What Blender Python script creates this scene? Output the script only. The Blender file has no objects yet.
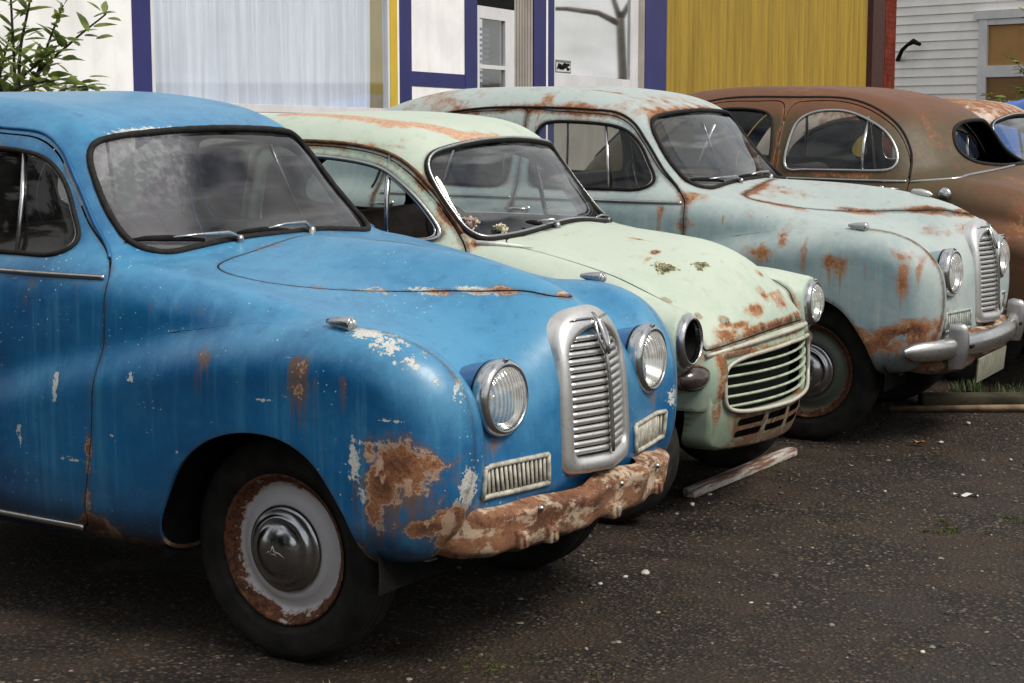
import bpy, bmesh, math, random
import numpy as np
from mathutils import Vector, Matrix
random.seed(7)
RNG = np.random.default_rng(11)
SC = bpy.context.scene
COL = SC.collection
R = math.radians

# ------------------------------------------------------------------ linking
def empty(name, label=None, cat=None, group=None, loc=(0, 0, 0), rotz=0.0):
    o = bpy.data.objects.new(name, None)
    COL.objects.link(o)
    o.location = loc
    o.rotation_euler = (0, 0, rotz)
    o.empty_display_size = 0.1
    tag(o, label, cat, group)
    return o

def tag(o, label=None, cat=None, group=None, kind=None):
    if label: o['label'] = label
    if cat: o['category'] = cat
    if group: o['group'] = group
    if kind: o['kind'] = kind
    return o

def mesh_obj(name, V, F, mat, parent=None, smooth=True, normals=None, attrs=None, mats=None, midx=None):
    me = bpy.data.meshes.new(name)
    me.from_pydata([tuple(map(float, v)) for v in V], [], [tuple(map(int, f)) for f in F])
    me.update()
    if smooth:
        me.polygons.foreach_set('use_smooth', [True] * len(me.polygons))
    for m in (mats or [mat]):
        me.materials.append(m)
    if midx is not None:
        me.polygons.foreach_set('material_index', [int(i) for i in midx])
    if attrs:
        for k, a in attrs.items():
            at = me.attributes.new(k, 'FLOAT', 'POINT')
            at.data.foreach_set('value', np.asarray(a, np.float32))
    if normals is not None:
        me.normals_split_custom_set_from_vertices([tuple(map(float, n)) for n in normals])
    o = bpy.data.objects.new(name, me)
    COL.objects.link(o)
    if parent is not None: o.parent = parent
    return o

class MB:
    """collects simple solids into one mesh"""
    def __init__(s): s.V = []; s.F = []; s.S = []; s.M = []; s.mi = 0
    def add(s, V, F, smooth=True):
        b = len(s.V)
        s.V += [tuple(v) for v in V]
        s.F += [tuple(b + i for i in f) for f in F]
        s.S += [smooth] * len(F); s.M += [s.mi] * len(F)
        return s
    def box(s, c, d, rz=0.0, M=None, bev=0.0):
        bm = bmesh.new()
        bmesh.ops.create_cube(bm, size=1.0)
        bmesh.ops.scale(bm, vec=d, verts=bm.verts)
        if bev > 0:
            bmesh.ops.bevel(bm, geom=list(bm.edges), offset=bev, segments=2, affect='EDGES', profile=0.5)
        T = Matrix.Translation(c) @ (M.to_4x4() if M is not None else Matrix.Rotation(rz, 4, 'Z'))
        bm.transform(T)
        bm.verts.index_update()
        s.add([v.co[:] for v in bm.verts], [[v.index for v in f.verts] for f in bm.faces], bev > 0)
        bm.free(); return s
    def tube(s, P, r, n=8, closed=False, caps=True, flat=1.0, up=None):
        P = [Vector(p) for p in P]
        k = len(P)
        rr = r if hasattr(r, '__len__') else [r] * k
        rings = []; prev = None
        for i in range(k):
            if closed: t = P[(i + 1) % k] - P[i - 1]
            else: t = P[min(i + 1, k - 1)] - P[max(i - 1, 0)]
            if t.length < 1e-9: t = Vector((1, 0, 0))
            t.normalize()
            if prev is None:
                a = Vector(up) if up is not None else (Vector((0, 0, 1)) if abs(t.z) < 0.9 else Vector((1, 0, 0)))
            else: a = prev
            u = a - t * a.dot(t)
            if u.length < 1e-6: u = t.orthogonal()
            u.normalize(); prev = u.copy(); w = t.cross(u)
            rings.append([P[i] + (u * math.cos(q) * flat + w * math.sin(q)) * rr[i] for q in [2 * math.pi * j / n for j in range(n)]])
        V = [v for ring in rings for v in ring]; F = []
        m = k if closed else k - 1
        for i in range(m):
            for j in range(n):
                a0 = i * n + j; a1 = i * n + (j + 1) % n; b0 = ((i + 1) % k) * n + j; b1 = ((i + 1) % k) * n + (j + 1) % n
                F.append((a0, a1, b1, b0))
        if caps and not closed:
            F.append(tuple(range(n - 1, -1, -1))); F.append(tuple((k - 1) * n + j for j in range(n)))
        return s.add([v[:] for v in V], F)
    def lathe(s, prof, n=40, M=None, close=False):
        """prof: list of (axial, radius); axis = local +X"""
        V = []; F = []; k = len(prof)
        for a, r in prof:
            for j in range(n):
                q = 2 * math.pi * j / n
                V.append(Vector((a, max(r, 1e-5) * math.cos(q), max(r, 1e-5) * math.sin(q))))
        if M is not None: V = [M @ v for v in V]
        for i in range(k - 1 if not close else k):
            for j in range(n):
                i2 = (i + 1) % k
                F.append((i * n + j, i * n + (j + 1) % n, i2 * n + (j + 1) % n, i2 * n + j))
        return s.add([v[:] for v in V], F)
    def grid(s, P, flip=False):
        """P[i][j] points"""
        n = len(P); m = len(P[0]); V = [p for row in P for p in row]; F = []
        for i in range(n - 1):
            for j in range(m - 1):
                q = (i * m + j, i * m + j + 1, (i + 1) * m + j + 1, (i + 1) * m + j)
                F.append(q[::-1] if flip else q)
        return s.add(V, F)
    def build(s, name, mat, parent=None, mats=None):
        o = mesh_obj(name, s.V, s.F, mat, parent, smooth=False, mats=mats, midx=s.M if mats else None)
        o.data.polygons.foreach_set('use_smooth', s.S)
        o.data.update()
        return o

def sharpen(o, deg=40):
    me = o.data
    bm = bmesh.new(); bm.from_mesh(me)
    bmesh.ops.recalc_face_normals(bm, faces=list(bm.faces))
    for e in bm.edges:
        if len(e.link_faces) == 2 and e.calc_face_angle(0) > R(deg): e.smooth = False
    bm.to_mesh(me); bm.free()
    return o

# ------------------------------------------------------------------ splines and 2D profiles
def spl(xs, ys):
    xs = np.asarray(xs, float); ys = np.asarray(ys, float)
    if xs[0] > xs[-1]: xs = xs[::-1]; ys = ys[::-1]
    h = np.diff(xs); d = np.diff(ys) / h
    m = np.zeros_like(ys); m[0] = d[0]; m[-1] = d[-1]
    for i in range(1, len(xs) - 1):
        if d[i - 1] * d[i] > 0:
            w1 = 2 * h[i] + h[i - 1]; w2 = h[i] + 2 * h[i - 1]
            m[i] = (w1 + w2) / (w1 / d[i - 1] + w2 / d[i])
    def f(x):
        x = np.clip(x, xs[0], xs[-1]); i = np.clip(np.searchsorted(xs, x) - 1, 0, len(h) - 1)
        t = (x - xs[i]) / h[i]; t2 = t * t; t3 = t2 * t
        return (2 * t3 - 3 * t2 + 1) * ys[i] + (t3 - 2 * t2 + t) * h[i] * m[i] + (-2 * t3 + 3 * t2) * ys[i + 1] + (t3 - t2) * h[i] * m[i + 1]
    return f

def catmull(P, n=10, closed=True):
    P = np.asarray(P, float); k = len(P); out = []
    for i in range(k if closed else k - 1):
        if closed: p0, p1, p2, p3 = P[i - 1], P[i], P[(i + 1) % k], P[(i + 2) % k]
        else: p0, p1, p2, p3 = P[max(i - 1, 0)], P[i], P[i + 1], P[min(i + 2, k - 1)]
        d1 = max(np.linalg.norm(p1 - p0), 1e-6) ** .5; d2 = max(np.linalg.norm(p2 - p1), 1e-6) ** .5; d3 = max(np.linalg.norm(p3 - p2), 1e-6) ** .5
        m1 = (p2 - p1) if d1 < 1e-2 else d2 * ((p1 - p0) / d1 - (p2 - p0) / (d1 + d2) + (p2 - p1) / d2)
        m2 = (p2 - p1) if d3 < 1e-2 else d2 * ((p2 - p1) / d2 - (p3 - p1) / (d2 + d3) + (p3 - p2) / d3)
        for j in range(n):
            t = j / n; t2 = t * t; t3 = t2 * t
            out.append((2 * t3 - 3 * t2 + 1) * p1 + (t3 - 2 * t2 + t) * m1 + (-2 * t3 + 3 * t2) * p2 + (t3 - t2) * m2)
    if not closed: out.append(P[-1])
    return np.array(out)

def poly_sdf(poly, X, Y):
    """signed distance to closed polygon (inside negative), X,Y any same shape"""
    sh = X.shape; X = X.ravel(); Y = Y.ravel()
    d = np.full(X.shape, 1e9); ins = np.zeros(X.shape, bool)
    n = len(poly)
    for i in range(n):
        ax, ay = poly[i]; bx, by = poly[(i + 1) % n]
        ex, ey = bx - ax, by - ay; L = ex * ex + ey * ey + 1e-18
        t = np.clip(((X - ax) * ex + (Y - ay) * ey) / L, 0, 1)
        d = np.minimum(d, (X - ax - t * ex) ** 2 + (Y - ay - t * ey) ** 2)
        c = (ay > Y) != (by > Y)
        if c.any() and abs(ey) > 1e-12:
            ins ^= c & (X < ax + (Y - ay) * ex / ey)
    d = np.sqrt(d)
    return np.where(ins, -d, d).reshape(sh)

class Prof:
    """2-D signed distance field sampled on a grid, looked up bilinearly"""
    def __init__(s, pts, smooth=True, res=0.012, pad=0.5, n=8):
        poly = catmull(pts, n) if smooth else np.asarray(pts, float)
        s.lo = poly.min(0) - pad; hi = poly.max(0) + pad
        nx = int((hi[0] - s.lo[0]) / res) + 2; ny = int((hi[1] - s.lo[1]) / res) + 2
        s.res = res
        gx = s.lo[0] + np.arange(nx) * res; gy = s.lo[1] + np.arange(ny) * res
        A, B = np.meshgrid(gx, gy, indexing='ij')
        s.D = poly_sdf(poly, A, B).astype(np.float32)
    def __call__(s, x, y):
        x, y = np.broadcast_arrays(x, y)
        u = (x - s.lo[0]) / s.res; v = (y - s.lo[1]) / s.res
        ou = np.maximum(np.maximum(-u, u - (s.D.shape[0] - 1.001)), 0); ov = np.maximum(np.maximum(-v, v - (s.D.shape[1] - 1.001)), 0)
        u = np.clip(u, 0, s.D.shape[0] - 1.001); v = np.clip(v, 0, s.D.shape[1] - 1.001)
        i = u.astype(np.int32); j = v.astype(np.int32); fu = u - i; fv = v - j
        D = s.D
        r = (D[i, j] * (1 - fu) + D[i + 1, j] * fu) * (1 - fv) + (D[i, j + 1] * (1 - fu) + D[i + 1, j + 1] * fu) * fv
        return r + (ou + ov) * s.res

def rmax(k, *fs):
    a = fs[0]; m = fs[0]
    sq = 0
    for f in fs:
        sq = sq + np.maximum(f + k, 0) ** 2
        m = np.maximum(m, f)
    return np.minimum(m, -k) + np.sqrt(sq)
def smin(a, b, k):
    h = np.maximum(k - np.abs(a - b), 0) / k
    return np.minimum(a, b) - h * h * k * 0.25
def smax(a, b, k): return -smin(-a, -b, k)

# ------------------------------------------------------------------ implicit surface -> mesh
class Field:
    def __init__(s, fun, lo, hi, h):
        """fun(x,y,z) on broadcastable open grids with y>=0; mirrored to y<0"""
        s.h = h
        nx = int((hi[0] - lo[0]) / h) + 1; ny = int(hi[1] / h) + 2; nz = int((hi[2] - lo[2]) / h) + 1
        x = (lo[0] + np.arange(nx) * h).astype(np.float32)[:, None, None]
        y = (np.arange(ny) * h).astype(np.float32)[None, :, None]
        z = (lo[2] + np.arange(nz) * h).astype(np.float32)[None, None, :]
        G = np.broadcast_to(fun(x, y, z), (nx, ny, nz)).astype(np.float32)
        s.G = np.concatenate([G[:, :0:-1], G], 1)
        s.lo = np.array([lo[0], -(ny - 1) * h, lo[2]])
    def at(s, P):
        U = (np.asarray(P, float) - s.lo) / s.h
        sh = np.array(s.G.shape)
        U = np.clip(U, 0, sh - 1.001); I = U.astype(int); f = U - I
        r = 0
        for a in (0, 1):
            for b in (0, 1):
                for c in (0, 1):
                    w = (f[:, 0] if a else 1 - f[:, 0]) * (f[:, 1] if b else 1 - f[:, 1]) * (f[:, 2] if c else 1 - f[:, 2])
                    r = r + w * s.G[I[:, 0] + a, I[:, 1] + b, I[:, 2] + c]
        return r
    def grad(s, P, e=None):
        e = e or s.h
        P = np.asarray(P, float)
        g = np.stack([s.at(P + d) - s.at(P - d) for d in np.eye(3) * e], 1) / (2 * e)
        return g
    def nrm(s, P):
        g = s.grad(P)
        return g / (np.linalg.norm(g, axis=1, keepdims=True) + 1e-9)
    def hit(s, o, d, tmax=3.0, n=600):
        """first surface point along the ray o+t d"""
        o = np.asarray(o, float); d = np.asarray(d, float); d = d / np.linalg.norm(d)
        t = np.linspace(0, tmax, n); v = s.at(o + t[:, None] * d)
        k = np.where((v[:-1] > 0) & (v[1:] <= 0))[0]
        if len(k) == 0: return None
        k = k[0]; tt = t[k] + (t[k + 1] - t[k]) * v[k] / (v[k] - v[k + 1])
        return o + tt * d
    def mesh(s):
        G = s.G; nx, ny, nz = G.shape
        ins = G < 0
        cnt = np.zeros((nx - 1, ny - 1, nz - 1), np.int8)
        for a in (0, 1):
            for b in (0, 1):
                for c in (0, 1): cnt += ins[a:nx - 1 + a, b:ny - 1 + b, c:nz - 1 + c]
        act = (cnt > 0) & (cnt < 8)
        idx = -np.ones(act.shape, np.int32)
        C = np.argwhere(act); idx[act] = np.arange(len(C))
        acc = np.zeros((len(C), 3)); num = np.zeros(len(C))
        corners = [(a, b, c) for a in (0, 1) for b in (0, 1) for c in (0, 1)]
        for p in corners:
            for ax in range(3):
                if p[ax] == 0:
                    q = list(p); q[ax] = 1
                    va = G[C[:, 0] + p[0], C[:, 1] + p[1], C[:, 2] + p[2]]; vb = G[C[:, 0] + q[0], C[:, 1] + q[1], C[:, 2] + q[2]]
                    m = (va < 0) != (vb < 0)
                    t = np.where(m, va / np.where(m, va - vb, 1), 0)
                    pos = np.array(p, float)[None].repeat(len(C), 0); pos[:, ax] = t
                    acc[m] += pos[m]; num[m] += 1
        V = s.lo + (C + acc / num[:, None]) * s.h
        Q = []
        for ax in range(3):
            o1, o2 = (ax + 1) % 3, (ax + 2) % 3
            sl0 = [slice(None)] * 3; sl1 = [slice(None)] * 3
            sl0[ax] = slice(0, -1); sl1[ax] = slice(1, None)
            A = ins[tuple(sl0)]; B = ins[tuple(sl1)]
            E = np.argwhere(A != B)
            ok = (E[:, o1] > 0) & (E[:, o2] > 0) & (E[:, o1] < G.shape[o1] - 1) & (E[:, o2] < G.shape[o2] - 1)
            E = E[ok]
            flip = A[E[:, 0], E[:, 1], E[:, 2]]
            def ii(d1, d2):
                q = E.copy(); q[:, o1] += d1; q[:, o2] += d2
                return idx[q[:, 0], q[:, 1], q[:, 2]]
            q = np.stack([ii(-1, -1), ii(0, -1), ii(0, 0), ii(-1, 0)], 1)
            q[~flip] = q[~flip][:, ::-1]
            Q.append(q)
        Q = np.concatenate(Q)
        for _ in range(3):
            g = s.grad(V); v = s.at(V); n2 = (g * g).sum(1)
            st = (v / np.maximum(n2, 1e-3))[:, None] * g
            L = np.linalg.norm(st, axis=1, keepdims=True)
            V = V - st * np.minimum(1, 0.5 * s.h / np.maximum(L, 1e-9))
        T = np.concatenate([Q[:, [0, 1, 2]], Q[:, [0, 2, 3]]])
        return Sheet(V, T, s.nrm(V))

class Sheet:
    def __init__(s, V, T, N): s.V = V; s.T = T; s.N = N
    def compact(s):
        u, inv = np.unique(s.T, return_inverse=True)
        return Sheet(s.V[u], inv.reshape(-1, 3), s.N[u])
    def split(s, g):
        """g per vertex -> (inside g<0, outside), cut exactly at g=0"""
        g = np.asarray(g, float).copy(); g[np.abs(g) < 1e-5] = 1e-5
        V, T, N = s.V, s.T, s.N
        neg = g < 0; c = neg[T].sum(1)
        Tin = [T[c == 3]]; Tout = [T[c == 0]]
        M = T[(c == 1) | (c == 2)]
        if len(M):
            cm = neg[M].sum(1)
            lone = np.where((cm == 1)[:, None], neg[M], ~neg[M]).argmax(1)
            a = M[np.arange(len(M)), lone]; b = M[np.arange(len(M)), (lone + 1) % 3]; d = M[np.arange(len(M)), (lone + 2) % 3]
            E = np.concatenate([np.sort(np.stack([a, b], 1), 1), np.sort(np.stack([a, d], 1), 1)])
            U, inv = np.unique(E, axis=0, return_inverse=True); inv = inv.ravel()
            t = (g[U[:, 0]] / (g[U[:, 0]] - g[U[:, 1]]))[:, None]
            nv = V[U[:, 0]] * (1 - t) + V[U[:, 1]] * t
            nn = N[U[:, 0]] * (1 - t) + N[U[:, 1]] * t; nn /= np.linalg.norm(nn, axis=1, keepdims=True) + 1e-9
            base = len(V)
            p = base + inv[:len(M)]; q = base + inv[len(M):]
            tri = np.stack([a, p, q], 1); q1 = np.stack([p, b, d], 1); q2 = np.stack([p, d, q], 1)
            k = cm == 1
            Tin += [tri[k], q1[~k], q2[~k]]; Tout += [tri[~k], q1[k], q2[k]]
            V = np.concatenate([V, nv]); N = np.concatenate([N, nn])
        return Sheet(V, np.concatenate(Tin), N).compact(), Sheet(V, np.concatenate(Tout), N).compact()
    def drop(s, g): return s.split(g)[1]
    def keep(s, g): return s.split(g)[0]
    def join(s, o):
        return Sheet(np.concatenate([s.V, o.V]), np.concatenate([s.T, o.T + len(s.V)]), np.concatenate([s.N, o.N]))
    def loops(s):
        """ordered open-boundary loops as index lists"""
        E = np.concatenate([s.T[:, [0, 1]], s.T[:, [1, 2]], s.T[:, [2, 0]]])
        key = np.sort(E, 1)
        U, inv, cnt = np.unique(key, axis=0, return_inverse=True, return_counts=True)
        B = E[cnt[inv.ravel()] == 1]
        nxt = {}
        for a, b in B: nxt.setdefault(int(a), []).append(int(b))
        out = []
        while nxt:
            a = next(iter(nxt)); loop = [a]; cur = a
            while cur in nxt:
                b = nxt[cur].pop()
                if not nxt[cur]: del nxt[cur]
                if b == a: break
                loop.append(b); cur = b
            if len(loop) > 2: out.append(loop)
        return out
    def flange(s, d=0.012):
        """turn the open edges inward so that the sheet shows a thickness"""
        V = [s.V]; N = [s.N]; T = [s.T]; b = len(s.V)
        for L in s.loops():
            L = np.array(L); k = len(L)
            V += [s.V[L], s.V[L] - s.N[L] * d]
            ctr = s.V[L].mean(0)
            n = np.roll(s.V[L], -1, 0) - np.roll(s.V[L], 1, 0)
            n = np.cross(s.N[L], n); n = -n / (np.linalg.norm(n, axis=1, keepdims=True) + 1e-9)
            N += [n, n]
            i = np.arange(k); j = (i + 1) % k
            T += [np.stack([b + j, b + i, b + k + i], 1), np.stack([b + j, b + k + i, b + k + j], 1)]
            b += 2 * k
        return Sheet(np.concatenate(V), np.concatenate(T), np.concatenate(N))

def resample(P, step=0.02, closed=True):
    P = np.asarray(P, float)
    if closed: P = np.concatenate([P, P[:1]])
    L = np.concatenate([[0], np.cumsum(np.linalg.norm(np.diff(P, axis=0), axis=1))])
    n = max(int(L[-1] / step), 4)
    t = np.linspace(0, L[-1], n + 1)
    if closed: t = t[:-1]
    return np.stack([np.interp(t, L, P[:, i]) for i in range(3)], 1)
def smooth_loop(P, it=3, closed=True):
    for _ in range(it):
        Q = (np.roll(P, 1, 0) + 2 * P + np.roll(P, -1, 0)) / 4
        if not closed: Q[0] = P[0]; Q[-1] = P[-1]
        P = Q
    return P
# ------------------------------------------------------------------ the big round saloon (blue and pale car): x forward from front axle, z up
def somerset_field(h=0.0135):
    tub_side = Prof([(.56, .62), (.58, .42), (.45, .33), (-.4, .29), (-2.0, .29), (-2.7, .33), (-3.2, .42), (-3.36, .60), (-3.33, .80), (-3.12, 1.0), (-2.8, 1.10), (-2.0, 1.13), (-1.0, 1.125), (-.4, 1.10), (.2, .98), (.45, .85)])
    tub_w = spl([-3.4, -3.2, -2.6, -1.9, -1.2, -.6, 0, .4, .6], [.56, .64, .73, .765, .772, .765, .70, .62, .54])
    tub_z = spl([.28, .45, .7, .95, 1.12, 1.3], [-.035, -.005, 0, -.008, -.032, -.085])
    cab_side = Prof([(-.48, 1.02), (-.56, 1.17), (-.69, 1.32), (-.835, 1.50), (-1.0, 1.58), (-1.35, 1.632), (-1.75, 1.64), (-2.1, 1.615), (-2.42, 1.53), (-2.68, 1.39), (-2.9, 1.2), (-3.05, 1.0), (-2.6, .8), (-1.5, .8), (-.6, .85)])
    cab_w = spl([.8, 1.0, 1.12, 1.25, 1.4, 1.5, 1.6, 1.7], [.765, .735, .708, .672, .625, .587, .54, .49])
    cab_taper = spl([-3.2, -2.7, -2.1, -1.4, -.8, -.4], [-.16, -.09, -.02, 0, -.015, -.035])
    hood_top = Prof([(.665, .60), (.665, .80), (.650, .92), (.60, 1.015), (.50, 1.075), (.34, 1.122), (.18, 1.15), (0, 1.169), (-.23, 1.18), (-.5, 1.185), (-.8, 1.19), (-1.1, 1.0), (-.9, .6), (-.4, .36), (.4, .36), (.62, .40)])
    hA = spl([-1, -.6, -.3, 0, .35, .6], [.06, .075, .115, .155, .185, .19])
    hS = spl([-1, -.6, -.3, 0, .35, .6], [.60, .50, .34, .25, .235, .24])
    hW = spl([-1, -.6, -.2, .2, .6], [.74, .735, .70, .66, .62])
    fen_side = Prof([(.63, .70), (.612, .80), (.573, .874), (.479, .957), (.327, 1.008), (.1, 1.008), (-.064, .992), (-.33, .955), (-.7, .882), (-1.145, .761), (-1.6, .60), (-1.9, .44), (-1.9, .30), (-1.2, .285), (-.5, .285), (0, .33), (.38, .345), (.50, .37), (.575, .46), (.618, .56)])
    fen_w = spl([-1.9, -1.2, -.7, -.1, .2, .4, .52, .60, .64], [.775, .795, .805, .806, .795, .768, .735, .69, .64])
    fen_in = spl([-1.9, -.6, 0, .4, .64], [.5, .50, .50, .50, .47])
    rf_side = Prof([(-1.86, .55), (-1.94, .75), (-2.1, .90), (-2.35, .965), (-2.65, .93), (-2.95, .80), (-3.2, .60), (-3.28, .42), (-3.1, .33), (-2.5, .29), (-1.95, .29)])
    def fun(x, y, z):
        tub = rmax(.10, tub_side(x, z) + 0 * y, y - (tub_w(x) + tub_z(z)))
        cab = rmax(.13, cab_side(x + .20 * y * y, z), y - (cab_w(z) + cab_taper(x)))
        drop = hA(x) * (1 - np.exp(-(y / hS(x)) ** 1.7))
        hood = rmax(.07, hood_top(x + .33 * y * y, z + drop) * .9, y - hW(x), .46 - z)
        u = 0.0
        fen = rmax(.135, fen_side(x + .25 * np.maximum(.62 - y, 0) ** 2 * 0, z) + 0 * y, y - fen_w(x), fen_in(x) - y)
        rf = rmax(.10, rf_side(x, z) + 0 * y, y - .80, .5 - y)
        f = smin(tub, hood, .08)
        f = smin(f, cab, .07)
        f = smin(f, fen, .045)
        f = smin(f, rf, .05)
        return f
    return Field(fun, (-3.5, 0, .2), (.78, .88, 1.72), h)
# ------------------------------------------------------------------ materials
def nt_new(name):
    m = bpy.data.materials.new(name); m.use_nodes = True
    nt = m.node_tree; b = nt.nodes['Principled BSDF']
    return m, nt, b
class NT:
    """short hand for building node graphs"""
    def __init__(s, nt): s.nt = nt
    def n(s, t, **k):
        o = s.nt.nodes.new(t)
        for a, v in k.items(): setattr(o, a, v)
        return o
    def link(s, a, b): s.nt.links.new(a, b)
    def val(s, sock, v):
        if hasattr(v, 'links') or hasattr(v, 'is_linked'): s.link(v, sock)
        else: sock.default_value = v
    def math(s, op, a, b=0.0, c=None, clamp=False):
        o = s.n('ShaderNodeMath', operation=op); o.use_clamp = clamp
        s.val(o.inputs[0], a); s.val(o.inputs[1], b)
        if c is not None: s.val(o.inputs[2], c)
        return o.outputs[0]
    def ramp(s, v, lo, hi, a=0.0, b=1.0):
        o = s.n('ShaderNodeMapRange', interpolation_type='SMOOTHSTEP')
        s.val(o.inputs[0], v)
        for i, q in enumerate((lo, hi, a, b)): o.inputs[1 + i].default_value = q
        return o.outputs[0]
    def mix(s, f, a, b):
        o = s.n('ShaderNodeMix', data_type='RGBA')
        s.val(o.inputs[0], f); s.val(o.inputs[6], c4(a)); s.val(o.inputs[7], c4(b))
        return o.outputs[2]
    def noise(s, vec, scale, detail=6, rough=.6, dist=0.0):
        o = s.n('ShaderNodeTexNoise'); s.link(vec, o.inputs['Vector'])
        o.inputs['Scale'].default_value = scale; o.inputs['Detail'].default_value = detail
        o.inputs['Roughness'].default_value = rough; o.inputs['Distortion'].default_value = dist
        return o.outputs[0]
    def map(s, vec, scale=(1, 1, 1), loc=(0, 0, 0), rot=(0, 0, 0)):
        o = s.n('ShaderNodeMapping'); s.link(vec, o.inputs[0])
        o.inputs['Scale'].default_value = scale; o.inputs['Location'].default_value = loc; o.inputs['Rotation'].default_value = rot
        return o.outputs[0]
    def attr(s, name):
        return s.n('ShaderNodeAttribute', attribute_name=name).outputs['Fac']
    def obj(s): return s.n('ShaderNodeTexCoord').outputs['Object']
    def geo(s): return s.n('ShaderNodeNewGeometry')
    def bump(s, h, strength=.3, dist=.004):
        o = s.n('ShaderNodeBump'); s.link(h, o.inputs['Height']); o.inputs['Strength'].default_value = strength; o.inputs['Distance'].default_value = dist
        return o.outputs[0]
def c4(c):
    if hasattr(c, 'is_linked'): return c
    return (c[0], c[1], c[2], 1.0) if len(c) == 3 else c

def hexc(r, g, b):
    f = lambda u: (u / 255) / 12.92 if u / 255 <= .04045 else ((u / 255 + .055) / 1.055) ** 2.4
    return (f(r), f(g), f(b))

RUST_D = (.050, .017, .009); RUST_M = (.145, .050, .022); RUST_L = (.29, .125, .055)

def simple(name, col, rough=.6, metal=0.0, var=.25, scale=20, bump=0.0, spec=.5, coat=0.0):
    m, nt, b = nt_new(name); g = NT(nt); v = g.obj()
    n = g.noise(v, scale, 6, .6)
    d = [max(0, c * (1 - var)) for c in col]; u = [min(1, c * (1 + var)) for c in col]
    g.link(g.mix(g.ramp(n, .3, .7), d, u), b.inputs['Base Color'])
    b.inputs['Roughness'].default_value = rough; b.inputs['Metallic'].default_value = metal
    b.inputs['Specular IOR Level'].default_value = spec; b.inputs['Coat Weight'].default_value = coat
    if bump: g.link(g.bump(n, bump), b.inputs['Normal'])
    return m

def chrome(name, rust=.35, base=(.55, .56, .57), rough=.16, pit=.5, met=1.0):
    m, nt, b = nt_new(name); g = NT(nt); v = g.obj()
    n1 = g.noise(v, 18, 8, .65); n2 = g.noise(v, 90, 4, .6); n3 = g.noise(v, 5, 4, .6)
    r = g.ramp(g.math('ADD', n1, g.math('MULTIPLY', n2, .35)), 1.02 - rust * .6, 1.12 - rust * .6)
    haze = g.ramp(n3, .35, .7)
    c = g.mix(haze, base, [q * .72 for q in base])
    c = g.mix(g.math('MULTIPLY', g.ramp(n2, .56, .7), pit), c, (.22, .17, .13))
    g.link(g.mix(r, c, RUST_M), b.inputs['Base Color'])
    g.link(g.math('MULTIPLY', met, g.math('SUBTRACT', 1.0, g.math('MULTIPLY', r, .95))), b.inputs['Metallic'])
    g.link(g.math('ADD', g.math('ADD', rough, g.math('MULTIPLY', haze, .16)), g.math('MULTIPLY', r, .5)), b.inputs['Roughness'])
    g.link(g.bump(n2, .08, .002), b.inputs['Normal'])
    return m

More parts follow.
